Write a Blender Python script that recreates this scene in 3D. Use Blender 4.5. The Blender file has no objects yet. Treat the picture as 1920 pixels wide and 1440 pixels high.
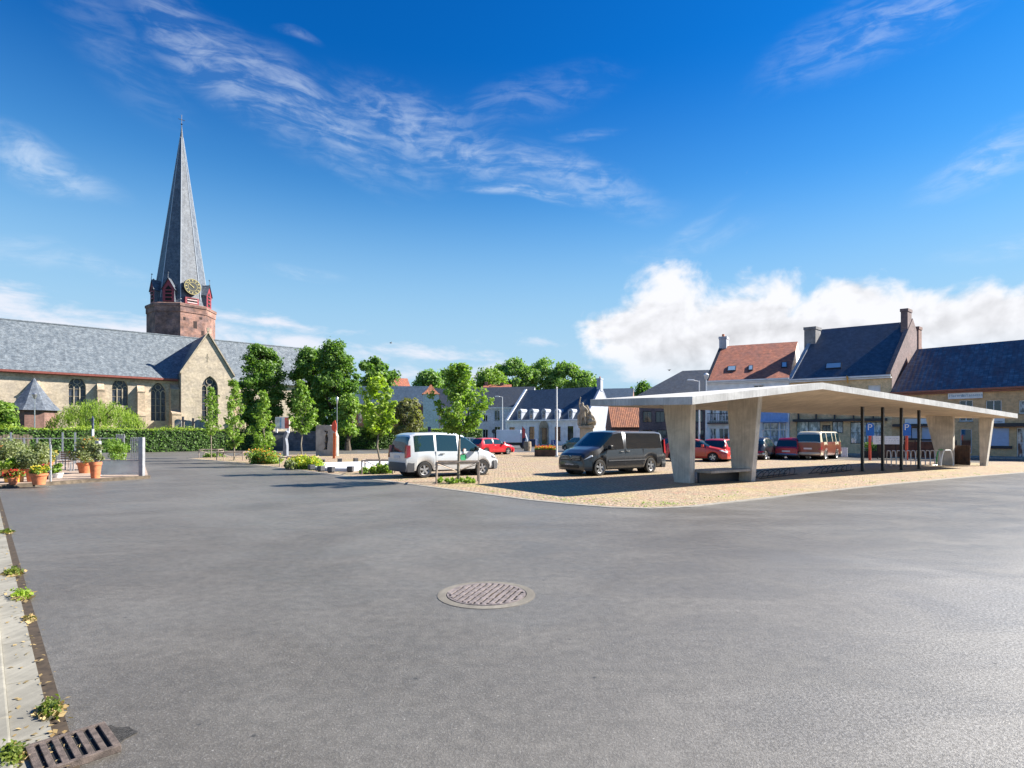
import bpy, math, random
import numpy as np
from mathutils import Vector, Matrix
R = math.radians
SC = bpy.context.scene
COL = SC.collection
# ------------------------------------------------------------------ camera
EYE, F, HY = 1.72, 1070.0, 815.0          # eye height, focal length in photo pixels, horizon row
cam_d = bpy.data.cameras.new('camera'); cam = bpy.data.objects.new('camera', cam_d); COL.objects.link(cam)
cam.location = (0, 0, EYE); cam.rotation_euler = (R(90), 0, 0)
cam_d.sensor_width = 36; cam_d.lens = F/1920*36; cam_d.shift_y = (HY-720)/1920
cam_d.clip_start = .05; cam_d.clip_end = 4000
SC.camera = cam
# ------------------------------------------------------------------ sun, exposure
SUN_AZ, SUN_EL = 13.0, 35.0               # azimuth counted from +X towards +Y
sd = bpy.data.lights.new('sun', 'SUN'); sun = bpy.data.objects.new('sun', sd); COL.objects.link(sun)
sd.energy = 4.6; sd.angle = R(.5); sd.color = (1.0, .93, .82)
sv = Vector((math.cos(R(SUN_AZ))*math.cos(R(SUN_EL)), math.sin(R(SUN_AZ))*math.cos(R(SUN_EL)), math.sin(R(SUN_EL))))
sun.rotation_euler = sv.to_track_quat('Z', 'Y').to_euler(); sun.location = sv*100
SC.view_settings.view_transform = 'Standard'; SC.view_settings.look = 'None'
SC.view_settings.exposure = 1.6; SC.view_settings.gamma = 1.0
SC.view_settings.use_curve_mapping = False
SC.cycles.max_bounces = 6; SC.cycles.transparent_max_bounces = 6; SC.cycles.use_denoising = True

# ------------------------------------------------------------------ node helper
class N:
    def __init__(s, tree): s.t = tree; s.n = tree.nodes; s.l = tree.links
    def new(s, typ, ins=None, **kw):
        n = s.n.new(typ)
        for k, v in kw.items(): setattr(n, k, v)
        for k, v in (ins or {}).items():
            sock = n.inputs[k]
            if isinstance(v, bpy.types.NodeSocket): s.l.new(v, sock)
            else: sock.default_value = v
        return n
    def math(s, op, a, b=0.0, c=None, clamp=False):
        d = {0: a, 1: b}
        if c is not None: d[2] = c
        n = s.new('ShaderNodeMath', d, operation=op, use_clamp=clamp); return n.outputs[0]
    def mix(s, f, a, b, mode='MIX'):
        n = s.new('ShaderNodeMix', data_type='RGBA', blend_type=mode)
        for k, v in ((0, f), (6, a), (7, b)):
            if isinstance(v, bpy.types.NodeSocket): s.l.new(v, n.inputs[k])
            else: n.inputs[k].default_value = v if k == 0 else (tuple(v)+(1,))[:4]
        return n.outputs[2]
    def rng(s, v, a, b, c=0.0, d=1.0, smooth=True):
        n = s.new('ShaderNodeMapRange', {0: v, 1: a, 2: b, 3: c, 4: d}, interpolation_type='SMOOTHSTEP' if smooth else 'LINEAR')
        return n.outputs[0]
    def noise(s, vec, scale, detail=4, rough=.55, dist=0.0, out=0, dim='3D'):
        n = s.new('ShaderNodeTexNoise', noise_dimensions=dim, ins= {'Scale': scale, 'Detail': detail, 'Roughness': rough, 'Distortion': dist})
        if vec is not None: s.l.new(vec, n.inputs['Vector'])
        return n.outputs[out]
    def mapping(s, vec, loc=(0,0,0), rot=(0,0,0), scale=(1,1,1)):
        return s.new('ShaderNodeMapping', {'Vector': vec, 'Location': loc, 'Rotation': rot, 'Scale': scale}).outputs[0]
    def ramp(s, f, stops):
        n = s.new('ShaderNodeValToRGB', {0: f}); cr = n.color_ramp
        while len(cr.elements) < len(stops): cr.elements.new(.5)
        for e, (p, c) in zip(cr.elements, stops): e.position = p; e.color = tuple(c)+(1,)
        return n.outputs[0]

# ------------------------------------------------------------------ sky: Nishita air with cirrus and cumulus
w = bpy.data.worlds.new('World'); SC.world = w; w.use_nodes = True
w.node_tree.nodes.clear(); g = N(w.node_tree)
sky = g.new('ShaderNodeTexSky', sky_type='NISHITA', sun_disc=False, sun_elevation=R(SUN_EL),
            sun_rotation=R(90-SUN_AZ), altitude=200, air_density=1.0, dust_density=.25, ozone_density=3.0)
hsv = g.new('ShaderNodeHueSaturation', {'Hue': .508, 'Saturation': 1.30, 'Value': 1.0, 'Color': sky.outputs[0]})
tc = g.new('ShaderNodeTexCoord'); dirv = tc.outputs['Generated']
sx = g.new('ShaderNodeSeparateXYZ', {0: dirv})
az = g.math('ARCTAN2', sx.outputs[0], sx.outputs[1])
el = g.math('ARCSINE', sx.outputs[2])
ang = g.new('ShaderNodeCombineXYZ', {0: az, 1: el, 2: 0.0}).outputs[0]
def pxa(px, py):
    U = (px-960)/F; a = math.atan(U); return a, math.atan((HY-py)/F*math.cos(a))
# cirrus: streaks in the high air, each bank a soft ellipse in (azimuth, height)
warp = g.noise(ang, 2.6, 2, .5, 0, 1, '2D')
wv = g.new('ShaderNodeVectorMath', {0: warp, 1: (.5,.5,.5)}, operation='SUBTRACT').outputs[0]
wv = g.new('ShaderNodeVectorMath', {0: wv, 3: .10}, operation='SCALE').outputs[0]
angw = g.new('ShaderNodeVectorMath', {0: ang, 1: wv}, operation='ADD').outputs[0]
banks = [  # px, py, half length px, half height px, tilt deg (down to the right +), strength
 (420,150,210,48,33,.62),(560,215,260,46,22,.62),(760,235,190,52,8,.58),(700,285,160,30,18,.38),(900,300,240,36,10,.60),
 (1060,330,220,30,14,.55),(985,366,130,9,4,.85),(960,200,200,30,-12,.22),
 (95,325,170,30,13,.78),(60,462,140,26,6,.42),(200,505,120,17,15,.6),(585,525,80,11,-3,.55),
 (1690,45,330,55,-9,.42),(1860,328,170,38,-12,.62),(1880,478,160,20,-4,.42),(1320,405,70,14,-18,.30),
 (1300,440,170,16,-6,.22),(630,330,120,16,18,.26),(550,78,40,8,3,.35),(1080,255,70,8,-5,.28),(230,90,200,60,45,.16)]
tot = None
for (px, py, hl, hh, tilt, st) in banks:
    a0, e0 = pxa(px, py)
    k = math.cos(a0)**2/F
    m = g.new('ShaderNodeMapping', {'Vector': angw, 'Location': (a0, e0, 0), 'Rotation': (0, 0, -R(tilt)),
              'Scale': (hl*k*1.25, hh*math.cos(a0)/F*1.5, 1)}, vector_type='TEXTURE').outputs[0]
    ln = g.new('ShaderNodeVectorMath', {0: m}, operation='LENGTH').outputs[1]
    v = g.rng(ln, 1.0, .1, 0.0, st)
    tot = v if tot is None else g.math('MAXIMUM', tot, v)
st1 = g.mapping(angw, rot=(0,0,R(14)), scale=(3.2, 17, 1))
n1 = g.noise(st1, 3.0, 6, .62, .35, 0, '2D')
st2 = g.mapping(angw, rot=(0,0,R(24)), scale=(5.0, 11, 1))
n2 = g.noise(st2, 4.6, 4, .6, .5, 0, '2D')
n12 = g.math('ADD', g.math('MULTIPLY', n1, .6), g.math('MULTIPLY', n2, .4))
fib = g.rng(n12, .38, .70)
cir = g.math('MULTIPLY', tot, g.math('ADD', g.math('MULTIPLY', fib, 1.05), .10), clamp=True)
# low cloud banks
def lowbank(px, py, hl, hh, tilt=0, e=1.0):
    a0, e0 = pxa(px, py); k = math.cos(a0)**2/F
    m = g.new('ShaderNodeMapping', {'Vector': ang, 'Location': (a0, e0, 0), 'Rotation': (0,0,-R(tilt)),
              'Scale': (hl*k, hh*math.cos(a0)/F, 1)}, vector_type='TEXTURE').outputs[0]
    ln = g.new('ShaderNodeVectorMath', {0: m}, operation='LENGTH').outputs[1]
    return g.rng(ln, 1.9, 0.0, 0.0, e, smooth=False)
low = None
for b in [(60,604,250,50,9,1.0),(270,620,230,34,5,.82),(520,606,190,14,6,.85),(560,645,280,28,4,.78),(780,662,190,18,4,.8),(1000,640,200,20,0,.42),
          (900,700,300,30,0,.74),(1100,690,200,30,0,.5)]:
    v = lowbank(*b); low = v if low is None else g.math('MAXIMUM', low, v)
ln1 = g.noise(g.mapping(ang, scale=(5,15,1)), 2.4, 5, .6, .2, 0, '2D')
lowd = g.rng(g.math('ADD', low, g.math('MULTIPLY', g.math('SUBTRACT', ln1, .5), 1.1)), .38, .95)
# cumulus
cum = None
for b in [(1250,585,88,60,0,1),(1195,612,95,42,0,.9),(1130,604,95,13,-3,.60),(1160,655,130,30,0,.44),(1210,690,170,30,0,.5),(1390,600,140,60,0,1),(1560,612,170,62,0,1),(1720,615,150,60,0,1),
          (1880,600,160,66,0,1),(1330,650,190,60,0,.98),(1550,680,330,60,0,.95),(1250,690,180,34,0,.62),(1800,680,250,70,0,1),(2200,620,300,90,0,1)]:
    v = lowbank(*b); cum = v if cum is None else g.math('MAXIMUM', cum, v)
def billow(off, det):
    v = g.mapping(ang, loc=off, scale=(1,1.3,1))
    a = g.noise(v, 9.0, det, .57, .25, 0, '2D')
    b = g.math('ABSOLUTE', g.math('SUBTRACT', g.noise(v, 15.0, det-2, .5, 0, 0, '2D'), .5))   # puffy ridges
    return g.math('SUBTRACT', a, g.math('MULTIPLY', b, .55))
b0 = billow((0,0,0), 7); b1 = billow((-.012,-.024,0), 5)
cdn = g.math('ADD', cum, g.math('MULTIPLY', g.math('SUBTRACT', b0, .42), 1.0))
edge = g.rng(cdn, .30, .64)
edge = g.math('MULTIPLY', edge, g.rng(el, R(2), R(9), .35, 1.0))
shade = g.math('SUBTRACT', b0, b1)                      # lit sides of the billows against the shaded ones
depth = g.rng(cdn, .5, 1.25)
lit = g.math('ADD', g.math('SUBTRACT', 1.02, g.math('MULTIPLY', depth, .40)), g.math('MULTIPLY', shade, 2.0))
lit = g.math('ADD', lit, g.math('MULTIPLY', g.math('SUBTRACT', el, .17), 1.2))
lit = g.rng(lit, .30, 1.0, .70, 1.0, smooth=False)
cumc = g.mix(1.0, (5.45,5.5,5.75), g.new('ShaderNodeCombineColor', {0: lit, 1: lit, 2: lit}).outputs[0], 'MULTIPLY')
sp3 = g.new('ShaderNodeSeparateColor', {0: hsv.outputs[0]}); B_ = sp3.outputs[2]     # polarised, deep azure air
rr_ = g.math('MULTIPLY', B_, g.math('POWER', g.math('MAXIMUM', g.math('DIVIDE', sp3.outputs[0], B_), .001), 2.1))
gg_ = g.math('MULTIPLY', B_, g.math('POWER', g.math('DIVIDE', sp3.outputs[1], B_), 1.28))
skyc = g.new('ShaderNodeCombineColor', {0: g.math('MULTIPLY', rr_, .8), 1: g.math('MULTIPLY', gg_, .96), 2: g.math('MULTIPLY', B_, .95)}).outputs[0]
hz = g.rng(el, R(34), R(2), 0, .88)
skyc = g.mix(hz, skyc, (1.35,3.35,5.1))
skyc = g.mix(g.rng(el, R(24), R(2), 0, .86), skyc, (2.9,4.0,4.9))
skyc = g.mix(g.math('MULTIPLY', cir, .62), skyc, (4.3,4.9,5.7))
skyc = g.mix(g.math('MULTIPLY', lowd, .92), skyc, (5.0,5.1,5.6))
skyc = g.mix(edge, skyc, cumc)
bg = g.new('ShaderNodeBackground', {'Color': skyc, 'Strength': .059})
out = g.new('ShaderNodeOutputWorld', {0: bg.outputs[0]})
w.cycles.sampling_method = 'MANUAL'; w.cycles.sample_map_resolution = 512

# ------------------------------------------------------------------ object helpers
def tag(o, label=None, cat=None, group=None, kind=None):
    if label: o['label'] = label
    if cat: o['category'] = cat
    if group: o['group'] = group
    if kind: o['kind'] = kind
    return o
def thing(name, label, cat, loc=(0,0,0), rz=0.0, group=None):
    o = bpy.data.objects.new(name, None); COL.objects.link(o)
    o.location = loc; o.rotation_euler = (0,0,rz); o.empty_display_size = .2
    return tag(o, label, cat, group)
def copy_tree(o, parent=None):
    c = o.copy(); COL.objects.link(c); c.parent = parent
    for ch in o.children: copy_tree(ch, c)
    return c
def at(px, Y, z=0.0): return ((px-960)/F*Y, Y, z)
def gr(px, py, z=0.0):
    Y = (EYE-z)*F/(py-HY); return ((px-960)/F*Y, Y, z)
def zh(py, Y): return EYE+(HY-py)*Y/F
class MB:
    """collects faces; build() links ONE mesh object with metre UVs (u along, v up the surface)"""
    def __init__(s): s.v = []; s.f = []; s.m = []
    def poly(s, pts, mi=0):
        b = len(s.v); s.v += [tuple(p) for p in pts]; s.f.append(tuple(range(b, b+len(pts)))); s.m.append(mi); return s
    def faces(s, vs, fs, mi=0):
        b = len(s.v); s.v += [tuple(p) for p in vs]
        for f in fs: s.f.append(tuple(b+i for i in f)); s.m.append(mi)
        return s
    def box(s, x0, y0, z0, x1, y1, z1, mi=0):
        v = [(x0,y0,z0),(x1,y0,z0),(x1,y1,z0),(x0,y1,z0),(x0,y0,z1),(x1,y0,z1),(x1,y1,z1),(x0,y1,z1)]
        return s.faces(v, [(0,3,2,1),(4,5,6,7),(0,1,5,4),(1,2,6,5),(2,3,7,6),(3,0,4,7)], mi)
    def prism(s, pts, vec, mi=0):
        """polygon pts (3D, CCW seen from +vec side) pushed back along vec"""
        n = len(pts); vec = Vector(vec)
        a = [Vector(p) for p in pts]; b = [p+vec for p in a]
        fs = [tuple(range(n-1,-1,-1)), tuple(range(n, 2*n))] + [(i, (i+1)%n, n+(i+1)%n, n+i) for i in range(n)]
        return s.faces(a+b, fs, mi)
    def tube(s, p, q, r0, r1=None, n=8, mi=0, caps=True):
        p, q = Vector(p), Vector(q); r1 = r0 if r1 is None else r1
        d = (q-p).normalized(); a = d.orthogonal().normalized(); b = d.cross(a)
        vs = []
        for c, r in ((p, r0), (q, r1)):
            for i in range(n):
                t = 2*math.pi*i/n; vs.append(c+a*(math.cos(t)*r)+b*(math.sin(t)*r))
        fs = [(i, (i+1)%n, n+(i+1)%n, n+i) for i in range(n)]
        if caps: fs += [tuple(range(n-1,-1,-1)), tuple(range(n, 2*n))]
        return s.faces(vs, fs, mi)
    def path(s, pts, r, n=6, mi=0):
        for a, b in zip(pts, pts[1:]): s.tube(a, b, r, r, n, mi)
        return s
    def lathe(s, prof, c=(0,0,0), n=20, mi=0, axis='z'):
        """prof: list of (r, h)"""
        vs = []; fs = []; k = len(prof)
        for i in range(n):
            t = 2*math.pi*i/n
            for r, h in prof:
                x, y = r*math.cos(t), r*math.sin(t)
                p = (x, y, h) if axis == 'z' else ((x, h, y) if axis == 'y' else (h, x, y))
                vs.append((c[0]+p[0], c[1]+p[1], c[2]+p[2]))
        for i in range(n):
            j = (i+1) % n
            for a in range(k-1): fs.append((i*k+a, j*k+a, j*k+a+1, i*k+a+1))
        return s.faces(vs, fs, mi)
    def build(s, name, mats, parent=None, smooth=False, bevel=0.0, loc=None, rz=0.0, angle=35):
        if not isinstance(mats, (list, tuple)): mats = [mats]
        me = bpy.data.meshes.new(name); me.from_pydata([tuple(v) for v in s.v], [], s.f)
        for m in mats: me.materials.append(m)
        me.polygons.foreach_set('material_index', s.m)
        uv = me.uv_layers.new(name='UVMap'); Z = Vector((0,0,1)); buf = np.zeros(len(me.loops)*2)
        for p in me.polygons:
            n = p.normal
            if abs(n.z) > .93: t, b = Vector((1,0,0)), Vector((0,1,0))
            else: t = Z.cross(n).normalized(); b = n.cross(t)
            for li in p.loop_indices:
                co = me.vertices[me.loops[li].vertex_index].co
                buf[2*li] = co.dot(t); buf[2*li+1] = co.dot(b)
        uv.data.foreach_set('uv', buf)
        if smooth:
            me.polygons.foreach_set('use_smooth', [True]*len(me.polygons))
            me.set_sharp_from_angle(angle=R(angle))
        o = bpy.data.objects.new(name, me); COL.objects.link(o)
        if parent: o.parent = parent
        if loc is not None: o.location = loc
        o.rotation_euler.z = rz
        if bevel:
            md = o.modifiers.new('bevel', 'BEVEL'); md.width = bevel; md.segments = 2; md.limit_method = 'ANGLE'; md.angle_limit = R(40)
        return o
# ------------------------------------------------------------------ materials
def pmat(name, rough=.7, metal=0.0, spec=.5):
    m = bpy.data.materials.new(name); m.use_nodes = True; g = N(m.node_tree)
    b = m.node_tree.nodes['Principled BSDF']; b.inputs['Roughness'].default_value = rough
    b.inputs['Metallic'].default_value = metal; b.inputs['Specular IOR Level'].default_value = spec
    return m, g, b
def setc(g, b, c):
    if isinstance(c, bpy.types.NodeSocket): g.l.new(c, b.inputs['Base Color'])
    else: b.inputs['Base Color'].default_value = tuple(c)+(1,)
def bump(g, b, h, strength=.3, dist=.02):
    n = g.new('ShaderNodeBump', {'Strength': strength, 'Distance': dist, 'Height': h}); g.l.new(n.outputs[0], b.inputs['Normal'])
def objco(g): return g.new('ShaderNodeTexCoord').outputs['Object']
def uvco(g): return g.new('ShaderNodeTexCoord').outputs['UV']
def plain(name, c, rough=.6, metal=0.0, var=.25, scale=6, spec=.5, coat=0.0, bmp=0.0):
    m, g, b = pmat(name, rough, metal, spec)
    n = g.noise(objco(g), scale, 5, .6)
    f = g.rng(n, .3, .7, 1-var, 1+var)
    setc(g, b, g.mix(1.0, c, g.new('ShaderNodeCombineColor', {0: f, 1: f, 2: f}).outputs[0], 'MULTIPLY'))
    if coat: b.inputs['Coat Weight'].default_value = coat; b.inputs['Coat Roughness'].default_value = .06
    if bmp: bump(g, b, g.noise(objco(g), scale*8, 4), bmp, .01)
    return m
def bricks(name, c1, c2, mortar, bw=.21, bh=.065, rough=.9, stain=.35, mix2=None, msize=.012):
    m, g, b = pmat(name, rough)
    uv = uvco(g)
    t = g.new('ShaderNodeTexBrick', {'Vector': uv, 'Color1': tuple(c1)+(1,), 'Color2': tuple(c2)+(1,), 'Mortar': tuple(mortar)+(1,),
              'Scale': 1.0, 'Mortar Size': msize, 'Mortar Smooth': .2, 'Bias': 0.0, 'Brick Width': bw, 'Row Height': bh})
    c = t.outputs[0]
    if mix2: c = g.mix(g.rng(g.noise(uv, .9, 5, .65), .42, .62), c, mix2)
    n = g.noise(uv, .55, 6, .65); f = g.rng(n, .3, .72, 1-stain, 1+stain*.5)
    n2 = g.noise(uv, 3.5, 5, .7); f2 = g.rng(n2, .3, .7, .8, 1.2); f = g.math('MULTIPLY', f, f2)
    setc(g, b, g.mix(1.0, c, g.new('ShaderNodeCombineColor', {0: f, 1: f, 2: f}).outputs[0], 'MULTIPLY'))
    bump(g, b, t.outputs[1], -.35, .01)
    return m
def roofing(name, c1, c2, tw=.3, th=.22, rough=.65, patch=None, pf=.5, wavy=False, spec=.5, pscale=.8):
    m, g, b = pmat(name, rough, 0, spec)
    uv = uvco(g)
    t = g.new('ShaderNodeTexBrick', {'Vector': uv, 'Color1': tuple(c1)+(1,), 'Color2': tuple(c2)+(1,), 'Mortar': tuple(x*.35 for x in c1)+(1,),
              'Scale': 1.0, 'Mortar Size': .014, 'Mortar Smooth': .6, 'Bias': 0.0, 'Brick Width': tw, 'Row Height': th})
    t.offset = 0.0 if wavy else .5
    c = t.outputs[0]
    if patch: c = g.mix(g.rng(g.noise(g.mapping(uv, scale=(1.6,.8,1)), pscale, 7, .72), .5-.2*pf, .5+.25*pf), c, patch)
    f = g.rng(g.noise(uv, 2.8, 6, .7), .28, .72, .62, 1.35)
    c = g.mix(1.0, c, g.new('ShaderNodeCombineColor', {0: f, 1: f, 2: f}).outputs[0], 'MULTIPLY')
    setc(g, b, c)
    sp = g.new('ShaderNodeSeparateXYZ', {0: uv})
    saw = g.math('FRACT', g.math('DIVIDE', sp.outputs[1], th))
    h = g.math('MULTIPLY', saw, -1.0)
    if wavy: h = g.math('ADD', h, g.math('MULTIPLY', g.math('SINE', g.math('MULTIPLY', sp.outputs[0], 2*math.pi/tw)), .45))
    bump(g, b, h, .6, .03)
    return m
# asphalt: grit, worn streaks, browner and greyer patches
def make_asphalt():
    m, g, b = pmat('asphalt', .78, 0, .45)
    o = objco(g)
    fine = g.noise(o, 55, 3, .8); vor = g.new('ShaderNodeTexVoronoi', {'Vector': o, 'Scale': 85.0}).outputs[0]
    big = g.noise(o, .22, 5, .6, .6); mid = g.noise(g.mapping(o, rot=(0,0,R(35)), scale=(.7,1.3,1)), .9, 6, .65, .8)
    c = g.mix(g.rng(big, .35, .68), (.092,.084,.073), (.134,.127,.115))
    c = g.mix(g.math('MULTIPLY', g.rng(mid, .5, .75), .42), c, (.158,.151,.140))
    stones = g.rng(fine, .5, .70); c = g.mix(g.math('MULTIPLY', stones, .55), c, (.245,.238,.226))
    pits = g.rng(vor, .22, .02); c = g.mix(g.math('MULTIPLY', pits, .6), c, (.03,.029,.028))
    med = g.noise(o, 9, 6, .75); f = g.rng(med, .3, .7, .82, 1.18)
    c = g.mix(1.0, c, g.new('ShaderNodeCombineColor', {0: f, 1: f, 2: f}).outputs[0], 'MULTIPLY')
    ox = g.mapping(o, loc=(10.5, 4.5, 0), scale=(9.0, 5.5, 1)); ox = g.new('ShaderNodeMapping', {'Vector': o, 'Location': (10.5, 4.5, 0), 'Rotation': (0,0,R(25)), 'Scale': (9.5, 5.5, 1)}, vector_type='TEXTURE').outputs[0]
    ln = g.new('ShaderNodeVectorMath', {0: ox}, operation='LENGTH').outputs[1]       # coarse pale stones, with bright road glare painted into the colour
    glare_stones = g.rng(g.math('ADD', ln, g.math('MULTIPLY', g.math('SUBTRACT', big, .5), 1.6)), 1.35, .35)
    c = g.mix(g.math('MULTIPLY', glare_stones, .6), c, g.mix(g.rng(g.noise(o, 42, 3, .8), .42, .60), (.15,.148,.144), (.46,.455,.445)))
    ws = g.new('ShaderNodeTexVoronoi', {'Vector': g.mapping(o, loc=(3.3,1.7,0)), 'Scale': 7.0}).outputs[0]
    c = g.mix(g.math('MULTIPLY', g.rng(ws, .055, .02), .7), c, (.40,.39,.37))
    # tar specks
    sp = g.new('ShaderNodeTexVoronoi', {'Vector': o, 'Scale': 2.3}).outputs[0]
    c = g.mix(g.math('MULTIPLY', g.rng(sp, .05, .02), .7), c, (.03,.03,.03))
    setc(g, b, c)
    rr = g.rng(mid, .3, .7, .40, .56); g.l.new(rr, b.inputs['Roughness'])
    h = g.math('SUBTRACT', fine, g.math('MULTIPLY', pits, .5)); bump(g, b, h, .55, .012)
    return m
M_ASPH = make_asphalt()
def make_cobble():
    m, g, b = pmat('cobbles', .85)
    o = objco(g); o2 = g.mapping(o, rot=(0,0,R(32)))
    wob = g.new('ShaderNodeVectorMath', {0: g.noise(o2, 3.2, 3, .6, 0, 1), 3: .30}, operation='SCALE').outputs[0]
    ov = g.new('ShaderNodeVectorMath', {0: o2, 1: wob}, operation='ADD').outputs[0]
    t = g.new('ShaderNodeTexBrick', {'Vector': ov, 'Color1': (.44,.325,.215,1), 'Color2': (.30,.235,.17,1), 'Mortar': (.17,.145,.085,1),
              'Scale': 1.0, 'Mortar Size': .022, 'Mortar Smooth': .8, 'Brick Width': .17, 'Row Height': .13})
    c = g.mix(g.rng(g.noise(ov, 3.1, 4, .8), .5, .66), t.outputs[0], (.33,.18,.125))
    c = g.mix(g.rng(g.noise(ov, 5.5, 3, .8), .56, .72), c, (.50,.42,.31))
    c = g.mix(g.math('MULTIPLY', g.rng(g.noise(o, .35, 7, .7), .47, .68), .6), c, (.36,.30,.12))
    f = g.rng(g.noise(o, 8, 4, .8), .3, .7, .7, 1.3)
    c = g.mix(1.0, c, g.new('ShaderNodeCombineColor', {0: f, 1: f, 2: f}).outputs[0], 'MULTIPLY')
    setc(g, b, c)
    bump(g, b, g.math('ADD', g.math('MULTIPLY', t.outputs[1], -1.0), g.math('MULTIPLY', g.noise(ov, 9, 3), .5)), .8, .025)
    return m
M_COB = make_cobble()
def make_concrete(name, c, formwork=True, dark=.35):
    m, g, b = pmat(name, .85)
    o = objco(g); uv = uvco(g)
    n = g.noise(o, 1.2, 7, .68, .4); f = g.rng(n, .3, .72, 1-dark, 1.18)
    st = g.noise(g.mapping(uv, scale=(7,.5,1)), 2.2, 5, .6); f = g.math('MULTIPLY', f, g.rng(st, .3, .7, .86, 1.08))
    if formwork:
        sp = g.new('ShaderNodeSeparateXYZ', {0: uv}); fr = g.math('FRACT', g.math('DIVIDE', sp.outputs[0], .16))
        ln = g.rng(g.math('ABSOLUTE', g.math('SUBTRACT', fr, .5)), .47, .5); f = g.math('MULTIPLY', f, g.math('SUBTRACT', 1.0, g.math('MULTIPLY', ln, .12)))
    setc(g, b, g.mix(1.0, c, g.new('ShaderNodeCombineColor', {0: f, 1: f, 2: f}).outputs[0], 'MULTIPLY'))
    bump(g, b, g.noise(o, 30, 4, .7), .25, .006)
    return m
M_CONC = make_concrete('canopy_concrete', (.56,.52,.455), True, .24)
M_SLAB = make_concrete('pale_canopy_edge', (.50,.495,.48), True, .25)
M_SOFF = make_concrete('boarded_soffit', (.54,.46,.37), True, .15)
M_CONC2 = make_concrete('grey_concrete', (.36,.34,.31), False)
M_KERB = make_concrete('kerb_stone', (.25,.238,.20), False, .3)
M_STEP = make_concrete('light_slab', (.55,.57,.60), False, .12)
M_IRON = plain('cast_iron', (.20,.17,.165), .7, .25, .35, 18, bmp=.3)
M_RUST = plain('rusty_iron', (.115,.09,.078), .8, .2, .4, 22, bmp=.4)
M_BLACKHOLE = plain('drain_dark', (.008,.008,.008), .9)
M_BLACK = plain('black_metal', (.012,.013,.016), .4, .2)
M_STEEL = plain('galvanised_steel', (.45,.47,.49), .35, .8, .15)
M_WHITEMETAL = plain('white_painted_metal', (.72,.73,.74), .35, .1, .08)
M_GREY = plain('grey_painted_metal', (.30,.31,.33), .5, .2, .15)
M_WOODDK = plain('dark_brown_boards', (.055,.025,.014), .6, 0, .5, 3, bmp=.2)
M_WOOD = plain('weathered_wood', (.26,.20,.14), .8, 0, .35, 5, bmp=.3)
M_RED = plain('signal_red', (.62,.075,.035), .45, 0, .12)
M_ORANGE = plain('orange_lacquer', (.60,.13,.035), .45, 0, .15)
M_BLUE = plain('sign_blue', (.01,.14,.52), .4, 0, .1)
M_LBLUE = plain('light_blue_paint', (.22,.36,.62), .6, 0, .12)
M_SHUT = plain('pale_blue_shutter', (.42,.50,.68), .55, 0, .06)
M_WHITE = plain('white_paint', (.74,.74,.74), .55, 0, .08, 2)
M_WHITEW = plain('white_render', (.80,.81,.82), .85, 0, .13, 1.2, bmp=.15)
M_DARKF = plain('dark_frame', (.02,.022,.028), .5, 0, .2)
M_TERRA = plain('terracotta', (.52,.17,.075), .85, 0, .22, 9, bmp=.1)
M_YPOT = plain('yellow_orange_glaze', (.70,.32,.05), .4, 0, .15, 8)
M_SOIL = plain('soil', (.05,.035,.022), .95, 0, .4, 14)
M_STONE = make_concrete('carved_stone', (.40,.345,.26), False, .45)
M_SLATE = roofing('slate_pale', (.145,.172,.195), (.20,.228,.25), .28, .2, .6, (.085,.105,.125), .6, pscale=1.1)
M_SPIRE = roofing('slate_spire', (.105,.125,.155), (.145,.165,.195), .28, .2, .55, (.06,.075,.10), .7, pscale=.9)
M_SLATEB = roofing('slate_blue', (.028,.052,.085), (.040,.070,.108), .3, .2, .55, (.045,.075,.115), .7)
M_PANB = roofing('pantile_blue', (.045,.068,.10), (.115,.155,.205), .30, .27, .45, (.085,.055,.06), .8, True)
M_PANR = roofing('plain_tile_red', (.40,.115,.06), (.48,.165,.085), .2, .17, .75, (.27,.10,.07), .8)
M_TILER = roofing('pantile_orange', (.38,.13,.06), (.46,.19,.09), .24, .2, .75, (.25,.10,.06), .7, True)
M_ROOFDK = roofing('slate_dark', (.022,.034,.055), (.032,.046,.07), .3, .22, .6, (.04,.05,.065), .7)
M_NAVE = bricks('nave_yellow_brick', (.44,.36,.26), (.53,.44,.325), (.44,.39,.32), .22, .075, mix2=(.38,.325,.26), stain=.2)
M_TOWER = bricks('tower_red_brick', (.25,.105,.075), (.34,.16,.11), (.30,.23,.20), .24, .075, mix2=(.19,.12,.11), stain=.6)
M_BUTT = bricks('buttress_stone', (.50,.38,.27), (.42,.33,.24), (.36,.30,.23), .5, .3, stain=.4)
M_YBRICK = bricks('ochre_brick', (.68,.40,.19), (.74,.47,.24), (.50,.38,.24), .22, .07, stain=.15)
M_YBRICK2 = bricks('sand_render_brick', (.76,.53,.29), (.80,.58,.33), (.60,.45,.28), .22, .07, stain=.12)
M_RBRICK = bricks('dark_red_brick', (.18,.085,.07), (.26,.12,.095), (.22,.17,.15), .22, .07, stain=.3)
M_PBRICK = bricks('purple_brick', (.15,.095,.095), (.22,.13,.125), (.22,.19,.19), .22, .07, stain=.25)
M_BBRICK = bricks('pale_blue_painted_brick', (.52,.56,.63), (.58,.62,.68), (.50,.54,.60), .22, .07, stain=.12)
M_GRANITE = plain('granite_strip', (.24,.225,.195), .8, 0, .25, 5, bmp=.3)
M_PAVE = bricks('terrace_paving', (.36,.27,.21), (.42,.32,.25), (.22,.19,.15), .4, .4, stain=.2)
M_SIDE = bricks('pavement_slabs', (.30,.29,.28), (.34,.33,.31), (.18,.17,.16), .3, .3, stain=.2)
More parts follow.
